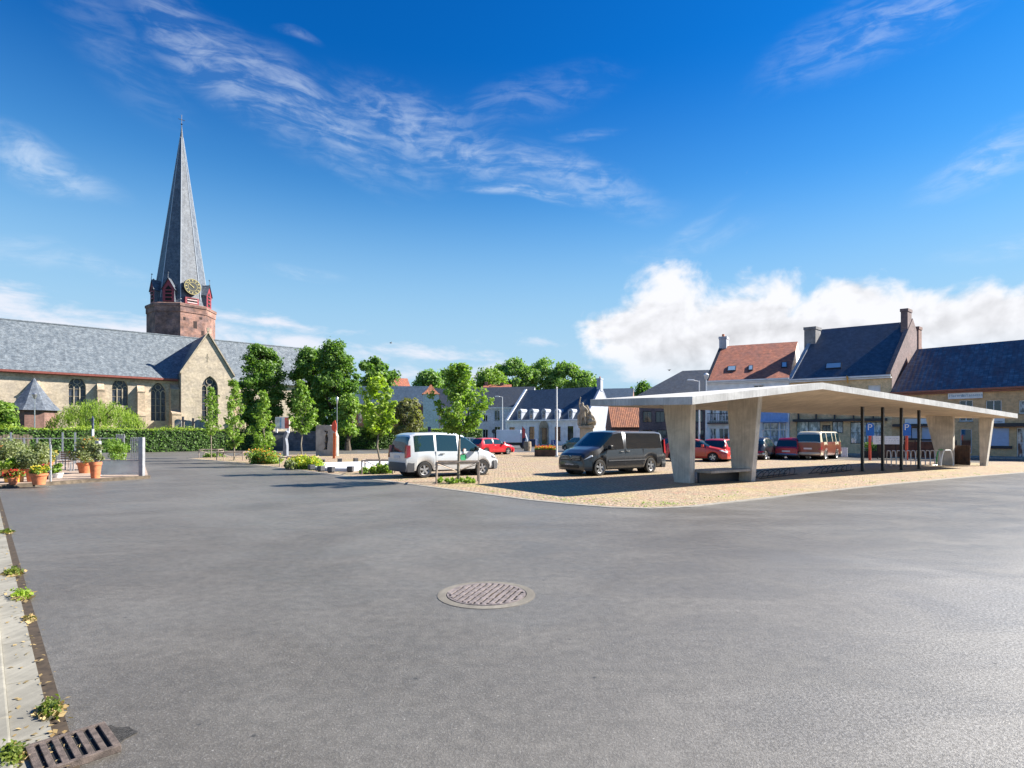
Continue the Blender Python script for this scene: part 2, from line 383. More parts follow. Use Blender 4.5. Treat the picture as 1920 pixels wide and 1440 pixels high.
def make_glass(name, c, rough=.06, spec=.8, curtain_reflection=None):
    m, g, b = pmat(name, rough, 0, spec)
    if curtain_reflection:
        uv = uvco(g); n = g.noise(g.mapping(uv, scale=(2.2,.8,1)), 1.6, 3, .6)
        setc(g, b, g.mix(g.rng(n, .42, .6), c, curtain_reflection))
    else: setc(g, b, c)
    return m
M_GLASS = make_glass('window_glass', (.018,.024,.032), .05, .9)
M_GLASSC = make_glass('curtained_glass', (.03,.04,.055), .08, .8, (.50,.53,.56))
M_SHOPG = make_glass('shop_glass', (.20,.25,.25), .08, .8, (.66,.70,.68))  # pale patches are bright window reflections painted into the glass colour
M_CARG = make_glass('car_glass', (.012,.030,.036), .03, 1.0)
M_CARGD = make_glass('car_glass_dark', (.015,.018,.022), .05, 1.0)
M_LEAD = make_glass('leaded_church_glass', (.020,.024,.034), .3, .5, (.05,.06,.085))
M_TYRE = plain('tyre_rubber', (.016,.016,.017), .8, 0, .3, 20)
M_RIM = plain('alloy_rim', (.42,.42,.43), .35, .7, .1)
M_PLATE = plain('number_plate', (.75,.68,.66), .5, 0, .05)
M_LAMP = make_glass('headlight_glass', (.55,.58,.62), .08, .9)
M_TAIL = plain('tail_light', (.34,.018,.022), .2, 0, .15, 20, coat=.6)
M_PLASTIC = plain('dark_plastic', (.055,.058,.066), .55, 0, .12)
def paint(name, c, metal=.0, rough=.3): return plain(name, c, rough, metal, .05, 2, coat=.8)
P_SILVER = paint('silver_paint', (.62,.645,.67), .35, .35); P_DARK = paint('graphite_paint', (.050,.052,.058), .55, .32)
P_RED = paint('bright_red_paint', (.50,.012,.022)); P_RED2 = paint('orange_red_paint', (.50,.040,.022)); P_RED3 = paint('crimson_paint', (.42,.008,.035))
P_BLACK = paint('black_paint', (.012,.013,.015)); P_BROWN = paint('russet_paint', (.19,.055,.035)); P_CREAM = paint('cream_paint', (.66,.58,.42))
P_WHITE = paint('van_white_paint', (.62,.68,.76)); P_TEAL = paint('teal_paint', (.02,.11,.12)); P_BLUE2 = paint('pale_blue_paint', (.30,.42,.58)); P_GREY = paint('slate_grey_paint', (.16,.18,.21), .4)
def leafmat(name, c1, c2, trans=.35, rough=.55):
    m, g, b = pmat(name, rough, 0, .35)
    geo = g.new('ShaderNodeNewGeometry'); n = g.noise(objco(g), 1.3, 3, .6)
    f = g.math('ADD', g.math('MULTIPLY', geo.outputs['Random Per Island'], .6), g.math('MULTIPLY', g.rng(n, .35, .65), .4))
    c = g.mix(f, c1, c2); setc(g, b, c)
    tr = g.new('ShaderNodeBsdfTranslucent', {'Color': g.mix(1.0, c, (1.5,1.7,.5), 'MULTIPLY')})
    mx = g.new('ShaderNodeMixShader', {0: trans, 1: b.outputs[0], 2: tr.outputs[0]})
    g.l.new(mx.outputs[0], m.node_tree.nodes['Material Output'].inputs[0])
    return m
L_DEEP = leafmat('leaf_deep_green', (0.054,0.132,0.025), (0.165,0.275,0.055))
L_MID = leafmat('leaf_mid_green', (0.101,0.202,0.028), (0.255,0.360,0.075))
L_LIME = leafmat('leaf_lime', (0.163,0.263,0.031), (0.325,0.425,0.056))
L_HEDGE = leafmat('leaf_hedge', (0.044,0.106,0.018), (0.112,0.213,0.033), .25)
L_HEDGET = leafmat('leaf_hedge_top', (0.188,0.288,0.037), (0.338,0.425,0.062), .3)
L_OLIVE = leafmat('leaf_olive', (0.125,0.163,0.075), (0.300,0.325,0.163))
L_WILLOW = leafmat('leaf_willow', (0.125,0.213,0.027), (0.300,0.400,0.062))
L_BROWN = leafmat('leaf_dusty', (.12,.13,.055), (.22,.22,.10))
L_FAR = leafmat('leaf_far', (0.116,0.232,0.054), (0.245,0.355,0.110))
L_YEL = leafmat('petal_yellow', (.55,.42,.04), (.70,.55,.10))
L_ORN = leafmat('petal_orange', (.60,.18,.03), (.70,.35,.08))
L_REDF = leafmat('petal_red', (.40,.02,.03), (.60,.06,.06))
L_PINK = leafmat('petal_magenta', (.45,.02,.10), (.60,.06,.20))
L_WEED = leafmat('leaf_weed', (.06,.10,.018), (.20,.24,.04))
L_STRAW = leafmat('dry_leaf', (.26,.175,.07), (.42,.33,.17), .15)
M_BARK = plain('bark', (.20,.17,.13), .9, 0, .35, 7, bmp=.5)
M_BARKD = plain('bark_dark', (.07,.055,.04), .9, 0, .35, 7, bmp=.5)

# ------------------------------------------------------------------ ground
def flat(name, pts, z, m, kind='structure', sub=False):
    mb = MB(); mb.poly([(p[0], p[1], z) for p in pts]); o = mb.build(name, m); tag(o, kind=kind); return o
flat('ground', [(-900,-60),(900,-60),(900,1500),(-900,1500)], 0.0, M_ASPH)
SQ = [gr(*p)[:2] for p in [(355,859.5),(450,867.5),(560,881),(735,902.5),(900,924),(1000,937),(1080,945),(1150,950.5),(1215,952.5),(1285,949.5),(1400,937),(1500,925),(1650,909),(1800,895),(1920,885.5),(2150,870)]]
SQB = [(58,40),(30,36.2),gr(1850,868)[:2],gr(1640,863.5)[:2],gr(1500,861)[:2],gr(1300,856)[:2],(4.7,55),(0,56),gr(740,850)[:2],gr(600,852)[:2],gr(480,853.5)[:2]]
flat('cobbled_square', SQ+SQB, .006, M_COB)
mb = MB()                      # flush granite edging strip of the square
for i in range(len(SQ)-1):
    a, b_ = Vector(SQ[i]), Vector(SQ[i+1])
    def nrm(k):
        p, q = Vector(SQ[max(0,k-1)]), Vector(SQ[min(len(SQ)-1,k+1)]); d = (q-p).normalized(); return Vector((d.y,-d.x))
    n0, n1_ = nrm(i), nrm(i+1)
    o0, o1 = a+n0*.20, b_+n1_*.20
    mb.faces([(a.x,a.y,.012),(b_.x,b_.y,.012),(o1.x,o1.y,.012),(o0.x,o0.y,.012)], [(3,2,1,0)])
    mb.faces([(o0.x,o0.y,0),(o1.x,o1.y,0),(o1.x,o1.y,.012),(o0.x,o0.y,.012)], [(0,1,2,3)])
tag(mb.build('kerb_strip', M_GRANITE), kind='structure')
# foreground kerb and gutter at the left edge
K0, K1 = Vector(gr(149,1440)[:2]), Vector(gr(2,938)[:2])
kd = (K1-K0).normalized(); kn = Vector((-kd.y, kd.x))
K0 = K0 - kd*2.5; KL = (K1-K0).length+3
def kp(s, t, z): p = K0+kd*s+kn*t; return (p.x, p.y, z)
mb = MB(); rk = random.Random(4)
mb.faces([kp(0,-.001,.008),kp(KL,-.001,.008),kp(KL,.09,.004),kp(0,.09,.004)], [(0,1,2,3)], 1)
s = 0.0
while s < KL:
    L = 1.0; e = .006
    a, b_ = s+e, min(s+L, KL)-e
    for (t0, t1, z0, z1) in ((.075,.25,.018,.022),):
        mb.faces([kp(a,t0,z0),kp(b_,t0,z0),kp(b_,t1,z1),kp(a,t1,z1),kp(a,t0,-.02),kp(b_,t0,-.02),kp(b_,t1,-.02),kp(a,t1,-.02)],
                 [(0,1,2,3),(0,4,5,1),(1,5,6,2),(3,7,4,0)])
    s += L
gut = mb.build('gutter', [M_KERB, M_SOIL]); tag(gut, kind='structure')
mb = MB(); s = .35
while s < KL:
    a, b_ = s+.007, min(s+1.0, KL)-.007; dz = rk.uniform(-.004,.004)
    mb.faces([kp(a,.252,.045+dz),kp(b_,.252,.045+dz),kp(b_,.42,.05+dz),kp(a,.42,.05+dz),kp(a,.2505,-.01),kp(b_,.2505,-.01),kp(b_,.42,-.01),kp(a,.42,-.01)],
             [(0,1,2,3),(0,4,5,1),(1,5,6,2),(3,7,4,0)])
    s += 1.0
tag(mb.build('kerb', M_KERB, bevel=.012), kind='structure')
mb = MB(); mb.poly([kp(0,.425,.044),kp(KL,.425,.044),kp(KL,3.5,.047),kp(0,3.5,.047)]); tag(mb.build('pavement', M_SIDE), kind='structure')
# manhole
mx_, my_, _ = gr(912,1114.5)
mh = thing('manhole_cover', 'round cast iron manhole cover with slotted grid set in a worn concrete ring', 'manhole', (mx_, my_, 0), R(-8))
mb = MB(); prof = [(.525,.0),(.525,.005),(.50,.007),(.435,.009),(.425,.002),(.425,0)]
mb.lathe(prof, n=64); rg = mb.build('concrete_ring', make_concrete('ring_concrete', (.17,.155,.13), False, .3), mh)
mb = MB(); mb.lathe([(.0,.003),(.424,.003)], n=48); mb.build('recess', M_BLACKHOLE, mh)
mb = MB()
mb.lathe([(.424,.004),(.424,.013),(.400,.013),(.398,.004)], n=48)
ca, sa = math.cos(R(80)), math.sin(R(80))
def rbox(cx, cy, hx, hy, z0, z1):
    v = []
    for z in (z0, z1):
        for (u, v_) in ((-hx,-hy),(hx,-hy),(hx,hy),(-hx,hy)): v.append((cx+u*ca-v_*sa, cy+u*sa+v_*ca, z))
    mb.faces(v, [(4,5,6,7),(0,1,5,4),(1,2,6,5),(2,3,7,6),(3,0,4,7)])
k = -.38
while k <= .381:
    hw_ = math.sqrt(.398**2-k*k)
    rbox(-k*sa, k*ca, hw_, .0185, .003, .0160); k += .068
k = -.32
while k <= .321:
    hw_ = math.sqrt(.398**2-k*k); rbox(k*ca, k*sa, .012, hw_, .003, .0120); k += .17
mb.build('iron_grid', M_IRON, mh)
mb = MB(); mb.lathe([(.0,.010),(.055,.0105),(.075,.005)], c=(.10,-.02,0.002), n=14); mb.build('dirt_fill', M_SOIL, mh)
# ------------------------------------------------------------------ concrete canopy
U_ = Vector((.842,.539)); NN = Vector((-.539,.842))      # along the canopy, and across it away from the road
def un(t, n, z=0.0): p = U_*t+NN*n; return (p.x, p.y, z)
def to_un(x, y): p = Vector((x, y)); return p.dot(U_), p.dot(NN)
cC1, cC2, cC3, cC4, cP = (5.27,16.67), (26.5,29.9), (25.9,35.6), (2.84,20.7), (11.05,20.3)
zb = dict(C1=2.60, C2=2.58, C3=2.76, C4=2.76, P=3.34); TH = .235
can = thing('canopy', 'large folded white concrete canopy on tapered slab piers at the corner of the cobbled square', 'canopy', (cC1[0], cC1[1], 0))
def L3(p, z): return (p[0]-cC1[0], p[1]-cC1[1], z)
bt = [L3(cC1,zb['C1']), L3(cP,zb['P']), L3(cC2,zb['C2']), L3(cC3,zb['C3']), L3(cC4,zb['C4'])]
tp = [(p[0],p[1],p[2]+TH) for p in bt]
mb = MB()
for tri in ((0,1,4),(1,3,4),(1,2,3)):
    mb.poly([tp[i] for i in tri]); mb.poly([bt[i] for i in reversed(tri)], 1)
for i in range(5):
    j = (i+1) % 5; mb.poly([bt[i], bt[j], tp[j], tp[i]])
mb.build('roof_slab', [M_SLAB, M_SOFF], can)
def pier(t, n0, n1, n0t, n1t, th, zt):
    """slab across the canopy: foot n0..n1, head n0t..n1t"""
    mb = MB(); vs = []
    for tt in (t, t+th):
        for (n_, z) in ((n0,-.05),(n1,-.05),(n1t,zt),(n0t,zt)):
            p = un(tt, n_, z); vs.append((p[0]-cC1[0], p[1]-cC1[1], z))
    mb.faces(vs, [(3,2,1,0),(4,5,6,7),(0,1,5,4),(1,2,6,5),(2,3,7,6),(3,0,4,7)])
    mb.build('pier', M_CONC, can, bevel=.015)
pier(16.1, 13.55, 14.25, 13.50, 14.80, .27, 2.93)
pier(18.6, 12.85, 13.65, 12.55, 13.90, .25, 3.16)
pier(38.0, 13.6, 14.3, 13.6, 14.95, .27, 2.80)
pier(38.75, 12.35, 12.62, 12.05, 12.66, .30, 2.72)
# bench between the two left piers
bn = thing('bench', 'low concrete bench slab with dark underside between the two left canopy piers', 'bench', un(16.65,12.9))
mb = MB()
def unbox(mb, t0, n0, z0, t1, n1, z1, org, mi=0):
    vs = []
    for z in (z0, z1):
        for (t, n_) in ((t0,n0),(t1,n0),(t1,n1),(t0,n1)):
            p = un(t, n_, z); vs.append((p[0]-org[0], p[1]-org[1], z))
    mb.faces(vs, [(0,3,2,1),(4,5,6,7),(0,1,5,4),(1,2,6,5),(2,3,7,6),(3,0,4,7)], mi)
og = un(16.65,12.9)
unbox(mb, 16.38, 12.85, .38, 18.59, 13.9, .47, og); mb.build('seat', M_CONC2, bn, bevel=.01)
mb = MB(); unbox(mb, 16.38, 13.35, 0, 18.59, 13.45, .38, og); mb.build('riser', M_DARKF, bn)
# wood screen and little kiosk wall between the right piers
sc_ = thing('wooden_screen', 'dark brown board screen between the right canopy piers', 'screen', un(38.5,12.9)); og = un(38.5,12.9)
mb = MB()
for i in range(12): unbox(mb, 38.42, 12.95+i*.107, .02, 38.46, 13.05+i*.107, 1.12, og)
mb.build('boards', M_WOODDK, sc_)
for z_ in (.1,.9): mb = MB(); unbox(mb, 38.47, 12.95, z_, 38.51, 14.2, z_+.1, og); mb.build('rail', M_WOODDK, sc_)
# black posts carrying the canopy middle
proto = None
labs = ['first black steel post from the left under the canopy, left of the blue parking sign','second black steel post from the left under the canopy, in front of the white banner',
        'third black steel post from the left under the canopy, left of the right parking sign','rightmost black steel post under the canopy, nearest the waste bin']
for i, (px, py) in enumerate([(1617,884),(1655,883),(1690,881.5),(1723,879.5)]):
    x, y, _ = gr(px, py)
    if proto is None:
        proto = thing('canopy_post', labs[0], 'post', (x,y,0), R(32.6), 'black posts under the canopy')
        mb = MB(); mb.box(-.055,-.055,0,.055,.055,3.02); mb.build('shaft', M_BLACK, proto)
        mb = MB(); mb.box(-.11,-.11,.002,.11,.11,.022); mb.build('base_plate', M_BLACK, proto)
    else:
        c = copy_tree(proto); c.location = (x,y,0); c['label'] = labs[i]
# ground cycle racks: slanting loops on rails
def spiral_rack(px0, py0, px1, py1, n, label):
    a, b_ = Vector(gr(px0,py0)), Vector(gr(px1,py1)); d = (b_-a).normalized(); q = Vector((-d.y,d.x,0))
    t = thing('cycle_rack', label, 'bicycle rack', tuple(a)); Lh = (b_-a).length
    for off in (q*0, q*.42): mb = MB(); mb.tube(off+Vector((0,0,.03)), d*Lh+off+Vector((0,0,.03)), .018, n=6); mb.build('rail', M_BLACK, t)
    for i in range(n):
        mb = MB(); o = d*(Lh*(i+.3)/n); pts = []
        for k in range(13):
            u = k/12*math.pi; pts.append(o+q*(.21-.21*math.cos(u))+d*(.45*math.sin(u)*1.0)+Vector((0,0,.03+.27*math.sin(u))))
        mb.path(pts, .014, 5); mb.build('loop', M_BLACK, t)
spiral_rack(1424,899,1494,890,7,'low black spiral cycle rack on the cobbles nearest the bench')
spiral_rack(1536,890,1600,882,7,'low black spiral cycle rack on the cobbles beside the first canopy post')
# silver hoop row
a, b_ = Vector(gr(1662,874)), Vector(gr(1762,873)); d = (b_-a).normalized(); q = Vector((-d.y,d.x,0)); Lh = (b_-a).length
hp = thing('hoop_rack', 'row of silver steel cycle hoops under the right half of the canopy', 'bicycle rack', tuple(a))
mb = MB(); mb.tube((0,0,.03), d*Lh+Vector((0,0,.03)), .03, n=6); mb.build('rail', M_STEEL, hp)
for i in range(11):
    mb = MB(); o = d*(Lh*(i+.5)/11); pts = []
    for k in range(15):
        u = k/14*math.pi; pts.append(o+(q*.75+d*.25)*(-.33*math.cos(u))+Vector((0,0,.02+(.82 if 0<k<14 else 0)*min(1,math.sin(u)*1.25))))
    mb.path(pts, .024, 6); mb.build('hoop', M_STEEL, hp)
def single_hoop(px, py, m, label, name='cycle_hoop', w=.36):
    x,y,_ = gr(px,py); mb = MB(); pts = []
    for k in range(19):
        u = k/18*math.pi; pts.append((-w*math.cos(u), 0, .86*min(1,math.sin(u)*1.15)))
    mb.path(pts, .032, 7, 0); tag(mb.build(name, m, loc=(x,y,0), rz=R(20), smooth=True), label, 'bicycle hoop')
single_hoop(1764,872,plain('green_paint',(.05,.35,.09),.4), 'bright green steel hoop at the right end of the hoop row')
single_hoop(1776,873.5,M_WHITEMETAL, 'pale wide steel hoop between the green hoop and the pier','cycle_hoop',.5)
# waste bin
x,y,_ = gr(1782,869.5); wb = thing('litter_bin', 'dark tapered litter bin beside the third canopy pier', 'bin', (x,y,0), R(10))
mb = MB(); mb.lathe([(.0,.12),(.22,.12),(.30,.82),(.31,.86),(.27,.86),(.25,.7),(.0,.7)], n=18); mb.build('drum', M_BLACK, wb, True)
mb = MB(); mb.box(-.05,-.05,0,.05,.05,.14); mb.box(-.2,-.03,.0,.2,.03,.03); mb.build('stand', M_BLACK, wb)
# parking signs on red posts, banner
def text_mesh(s, size, m, parent, loc, rot, name='lettering', depth=.004, align='CENTER'):
    cu = bpy.data.curves.new('t', 'FONT'); cu.body = s; cu.size = size; cu.extrude = depth; cu.align_x = align; cu.align_y = 'CENTER'
    to = bpy.data.objects.new('t', cu); me = bpy.data.meshes.new_from_object(to); bpy.data.objects.remove(to)
    me.materials.clear(); me.materials.append(m); o = bpy.data.objects.new(name, me); COL.objects.link(o); o.parent = parent; o.location = loc; o.rotation_euler = rot
    return o
def park_sign(px, py, label):
    x,y,_ = gr(px,py); t = thing('parking_sign', label, 'sign', (x,y,0), R(-25), 'blue parking signs on red posts')
    h = zh(793,y) - .02
    mb = MB(); mb.tube((0,0,0),(0,0,zh(816,y)),.085,n=10); mb.build('post', M_RED, t, True)
    zc = zh(805,y); wv = 13*y/F; hv = (817-793)*y/F
    mb = MB(); pts = [(-wv/2,0,zc-hv/2),(wv/2,0,zc-hv/2),(wv/2,0,zc+hv/2-wv/2)]
    for k in range(1,12): u = k/12*math.pi; pts.append((wv/2*math.cos(u),0,zc+hv/2-wv/2+wv/2*math.sin(u)))
    pts.append((-wv/2,0,zc+hv/2-wv/2)); mb.prism([(p[0],-.11,p[2]) for p in pts],(0,.04,0)); mb.build('sign_board', M_BLUE, t)
    text_mesh('P', .58, M_WHITE, t, (-.02,-.118,zc+.12), (R(90),0,0))
park_sign(1631,863,'blue arched P parking sign on a red post left of the white banner')
park_sign(1700,863,'blue arched P parking sign on a red post right of the white banner')
xa,ya,_ = gr(1634,863); xb,yb,_ = gr(1697,863)
bnr = thing('banner', 'white lettered banner stretched between the two red parking posts', 'banner', (xa,ya+.02,0), math.atan2(yb-ya,xb-xa))
Lb = math.hypot(xb-xa,yb-ya); z0, z1 = zh(833,ya), zh(817.5,ya)
mb = MB(); mb.box(.12,-.01,z0,Lb-.1,.01,z1); mb.build('cloth', M_WHITE, bnr)
rr_ = random.Random(2); M_FPR = plain('faint_grey_print',(.5,.5,.54),.7)
for row, zz in enumerate((.68,.45,.25)):
    mb = MB(); x_ = .3
    while x_ < Lb-.5:
        wd = rr_.uniform(.06,.22); mb.box(x_,-.014,z0+(z1-z0)*zz,x_+wd,-.0105,z0+(z1-z0)*(zz+.07)); x_ += wd+.07
    mb.build('printed_text', M_FPR, bnr)
# ------------------------------------------------------------------ wall helpers (local frame: x along the front, y into the building, z up)
def wall_grid(mb, w, h, holes, z0=0.0, x0=0.0, y=0.0, reveal=.14, mi=0, mrev=None):
    """front wall facing -y with rectangular holes (xa, za, xb, zb)"""
    xs = sorted({x0, x0+w} | {v for a in holes for v in (a[0], a[2])}); zs = sorted({z0, z0+h} | {v for a in holes for v in (a[1], a[3])})
    for i in range(len(xs)-1):
        for j in range(len(zs)-1):
            cx, cz = (xs[i]+xs[i+1])/2, (zs[j]+zs[j+1])/2
            if any(a[0] < cx < a[2] and a[1] < cz < a[3] for a in holes): continue
            mb.poly([(xs[i],y,zs[j]),(xs[i+1],y,zs[j]),(xs[i+1],y,zs[j+1]),(xs[i],y,zs[j+1])], mi)
    mrev = mi if mrev is None else mrev
    for (a, b, c, d) in holes:
        r = y+reveal
        mb.poly([(a,y,b),(a,y,d),(a,r,d),(a,r,b)], mrev); mb.poly([(c,y,b),(c,r,b),(c,r,d),(c,y,d)], mrev)
        mb.poly([(a,y,b),(a,r,b),(c,r,b),(c,y,b)], mrev); mb.poly([(a,y,d),(c,y,d),(c,r,d),(a,r,d)], mrev)
def window(parent, xa, za, xb, zb, y=.12, frame=None, glass=None, nx=2, nz=1, fw=.06, name='window', sill=None, arch=False, fy=None):
    frame = frame or M_WHITE; glass = glass or M_GLASS
    mb = MB()
    mb.box(xa,y,za,xa+fw,y+.05,zb); mb.box(xb-fw,y,za,xb,y+.05,zb); mb.box(xa+fw,y,za,xb-fw,y+.05,za+fw); mb.box(xa+fw,y,zb-fw,xb-fw,y+.05,zb)
    for i in range(1, nx):
        x = xa+(xb-xa)*i/nx; mb.box(x-fw*.4,y+.002,za+fw,x+fw*.4,y+.048,zb-fw)
    for i in range(1, nz):
        z = za+(zb-za)*i/nz; mb.box(xa+fw,y+.004,z-fw*.35,xb-fw,y+.046,z+fw*.35)
    wo = mb.build(name, frame, parent)
    mb = MB(); mb.poly([(xa+fw*.5,y+.03,za+fw*.5),(xb-fw*.5,y+.03,za+fw*.5),(xb-fw*.5,y+.03,zb-fw*.5),(xa+fw*.5,y+.03,zb-fw*.5)]); mb.build('pane', glass, wo)
    if sill is not None:
        mb = MB(); mb.box(xa-.06,-.06,za-.07,xb+.06,y-.003,za-.002); mb.build('sill', sill, wo)
    return wo
def arch_pts(xa, xb, zs, n=8):
    """pointed arch from (xa,zs) over the apex to (xb,zs)"""
    w = xb-xa; r = w*.92; pts = []
    cxr = xa+r; top = math.sqrt(max(r*r-(cxr-(xa+xb)/2)**2, 0)); a0 = math.acos((cxr-(xa+xb)/2)/r)
    L = [(cxr-r*math.cos(a0*i/n), zs+r*math.sin(a0*i/n)) for i in range(n+1)]
    Rr = [(xa+xb-x, z) for x, z in reversed(L[:-1])]
    return L+Rr, top
def arch_hole(mb, xa, xb, z0, zs, y, reveal=.3, mi=0):
    """fills the corners of the hole rectangle round a pointed arch; returns outline and top z"""
    pts, top = arch_pts(xa, xb, zs); zt = zs+top; n = len(pts)//2
    for i in range(n):
        (x0,z0_),(x1,z1_) = pts[i], pts[i+1]; mb.poly([(xa,y,zt),(x0,y,z0_),(x1,y,z1_)], mi) if i else mb.poly([(xa,y,zt),(xa,y,zs),(x1,y,z1_)], mi)
    for i in range(n, len(pts)-1):
        (x0,z0_),(x1,z1_) = pts[i], pts[i+1]; mb.poly([(xb,y,zt),(x0,y,z0_),(x1,y,z1_)], mi)
    ol = [(xa,z0)]+pts+[(xb,z0)]
    for (a, b), (c, d) in zip(ol, ol[1:]): mb.poly([(a,y,b),(c,y,d),(c,y+reveal,d),(a,y+reveal,b)], mi)
    mb.poly([(xa,y,z0),(xa,y+reveal,z0),(xb,y+reveal,z0),(xb,y,z0)], mi)
    return ol, zt
def church_window(parent, xa, xb, z0, zs, y, name='arched_window', lights=3):
    pts, top = arch_pts(xa, xb, zs); ol = [(xa,z0)]+pts+[(xb,z0)]
    cx = (xa+xb)/2
    mb = MB()
    for (a, b), (c, d) in zip(ol, ol[1:]):
        k = .90
        mb.poly([(a,y,b),(c,y,d),(cx+(c-cx)*k,y+.1,zs+(d-zs)*(k if d>zs else 1)),(cx+(a-cx)*k,y+.1,zs+(b-zs)*(k if b>zs else 1))])
    w = (xb-xa)
    for i in range(1, lights):
        x = xa+w*i/lights; mb.box(x-.06,y-.04,z0,x+.06,y+.08,zs)
    for i in range(lights):      # small arches over the lights
        a, b = xa+w*i/lights, xa+w*(i+1)/lights; c = (a+b)/2; r = (b-a)/2
        P = [(a+.02,zs),(c-r*.55,zs+r*.75),(c,zs+r*1.15),(c+r*.55,zs+r*.75),(b-.02,zs)]
        for (u,v),(p,q_) in zip(P, P[1:]): mb.tube((u,y+.02,v),(p,y+.02,q_),.055,n=4)
    rad = w*.20; cz = zs+top*.52
    P = [(cx+rad*math.cos(t*math.pi/6), cz+rad*math.sin(t*math.pi/6)) for t in range(13)]
    for (u,v),(p,q_) in zip(P, P[1:]): mb.tube((u,y+.02,v),(p,y+.02,q_),.05,n=4)
    zz = z0+1.1
    while zz < zs: mb.box(xa+.05,y+.01,zz-.02,xb-.05,y+.04,zz+.02); zz += .9
    wo = mb.build(name, M_STONE, parent)
    mb = MB(); mb.poly([(a,y+.06,b) for a, b in ol]); mb.build('leaded_pane', M_LEAD, wo)
def gable_roof(mb, x0, x1, d, ze, zr, over=.25, th=.12, ov_x=.0, mi=0, back=True):
    s = (zr-ze)/(d/2)
    for sg in (1, -1):
        y0 = -over if sg == 1 else d+over; ze_ = ze-over*s
        A = [(x0-ov_x,y0,ze_),(x1+ov_x,y0,ze_),(x1+ov_x,d/2,zr),(x0-ov_x,d/2,zr)]
        if sg == -1: A = A[::-1]
        mb.poly([(p[0],p[1],p[2]+th) for p in A], mi); mb.poly([(p[0],p[1],p[2]) for p in A[::-1]], mi)
    for x in (x0-ov_x, x1+ov_x):
        q_ = [(x,-over,ze-over*s),(x,d/2,zr),(x,d/2,zr+th),(x,-over,ze-over*s+th)]; mb.poly(q_, mi)
        q_ = [(x,d+over,ze-over*s),(x,d/2,zr),(x,d/2,zr+th),(x,d+over,ze-over*s+th)]; mb.poly(q_, mi)
    for y in (-over, d+over): mb.poly([(x0-ov_x,y,ze-over*s),(x1+ov_x,y,ze-over*s),(x1+ov_x,y,ze-over*s+th),(x0-ov_x,y,ze-over*s+th)], mi)
# ------------------------------------------------------------------ church
CR = math.atan2(.653,.757)
church = thing('church', 'long yellow brick gothic church with slate roof, octagonal brick tower and tall spire', 'church', (-46.3,75,0), CR)
EZ, RZ, HW = 9.25, 16.05, 8.0
wins = [(-8.9,-7.3,5.2,6.9),(-4.45,-2.95,5.2,6.9),(-1.55,-.15,2.6,6.75)]
# positions solved from the photograph's columns
def cx_of(px, off=0.0):
    r = (px-960)/F
    return (r*(75+.757*off)+46.3+.653*off)/(.757-.653*r)
W = []
for (p0, p1, zs_, z0_) in ((128,161,726,760),(210,240,728,760),(283,311,736,789)):
    a, b = cx_of(p0), cx_of(p1); Yc = 75+.653*(a+b)/2
    W.append((a, b, zh(z0_, Yc), zh(zs_, Yc)))
mb = MB(); holes = []
for (a, b, z0, zs) in W:
    pts, top = arch_pts(a, b, zs); holes.append((a, z0, b, zs+top))
gx0, gx1, gp = 2.2, 8.6, -1.5
wall_grid(mb, 62+22.5, EZ, holes, 0, -62, 0, .45)
for (a, b, z0, zs) in W: arch_hole(mb, a, b, z0, zs, 0, .45)
mb.box(-62, .46, 0, 22.5, 2*HW, EZ)
mb.poly([(22.5,0,EZ),(22.5,2*HW,EZ),(22.5,HW,RZ-.2)]); mb.poly([(-62,0,EZ),(-62,HW,RZ-.2),(-62,2*HW,EZ)])
mb.build('nave_wall', M_NAVE, church)
for (a, b, z0, zs) in W: church_window(church, a, b, z0, zs, .30)
mb = MB()
sl = (RZ-EZ)/HW
mb.poly([(-62,-.5,EZ-.1),(22.9,-.5,EZ-.1),(22.9,HW,RZ),(-62,HW,RZ)]); mb.poly([(-62,HW,RZ),(22.9,HW,RZ),(22.9,2*HW+.5,EZ-.1),(-62,2*HW+.5,EZ-.1)])
mb.poly([(-62,-.5,EZ-.14),(-62,HW,RZ-.04),(22.9,HW,RZ-.04),(22.9,-.5,EZ-.14)])
mb.build('nave_roof', M_SLATE, church)
mb = MB(); mb.tube((-62,HW,RZ+.02),(22.9,HW,RZ+.02),.12,n=6); mb.build('ridge', M_SLATE, church)
M_GUT = plain('russet_gutter', (.22,.06,.045), .6, 0, .2)
mb = MB(); mb.box(-62,-.62,EZ-.36,2.0,-.42,EZ-.12); mb.box(-62,-.42,EZ-.42,2.0,-.01,EZ-.16); mb.build('gutter', M_GUT, church)
mb = MB(); mb.box(-62,-.10,EZ-.75,2.1,-.004,EZ-.43); mb.build('cornice', M_BUTT, church)
def buttress(xa, xb, ztop, dep=1.15, y=0.0):
    mb = MB()
    mb.box(xa,y-dep,0,xb,y-.003,ztop*.52)
    mb.prism([(xa,y-dep,ztop*.52),(xa,y-.75,ztop*.57),(xa,y-.003,ztop*.57),(xa,y-.003,ztop*.52)],(xb-xa,0,0))
    mb.box(xa+.02,y-.75,ztop*.57,xb-.02,y-.003,ztop*.9)
    mb.prism([(xa+.02,y-.75,ztop*.9),(xa+.02,y-.003,ztop),(xa+.02,y-.003,ztop*.9)],(xb-xa-.04,0,0))
    for z in (ztop*.52, ztop*.9): mb.box(xa-.05,y-(dep if z<ztop*.6 else .75)-.06,z-.14,xb+.05,y-(dep if z<ztop*.6 else .75)+.10,z+.02)
    mb.build('buttress', M_BUTT, church)
for p0, p1 in ((183,197),(258.5,273),(-60,-46),(60,76)):
    buttress(cx_of(p0,-1), cx_of(p1,-1), 8.1)
buttress(1.1, 2.15, 8.6, 1.9)
buttress(8.75, 9.6, 8.0, 2.2)
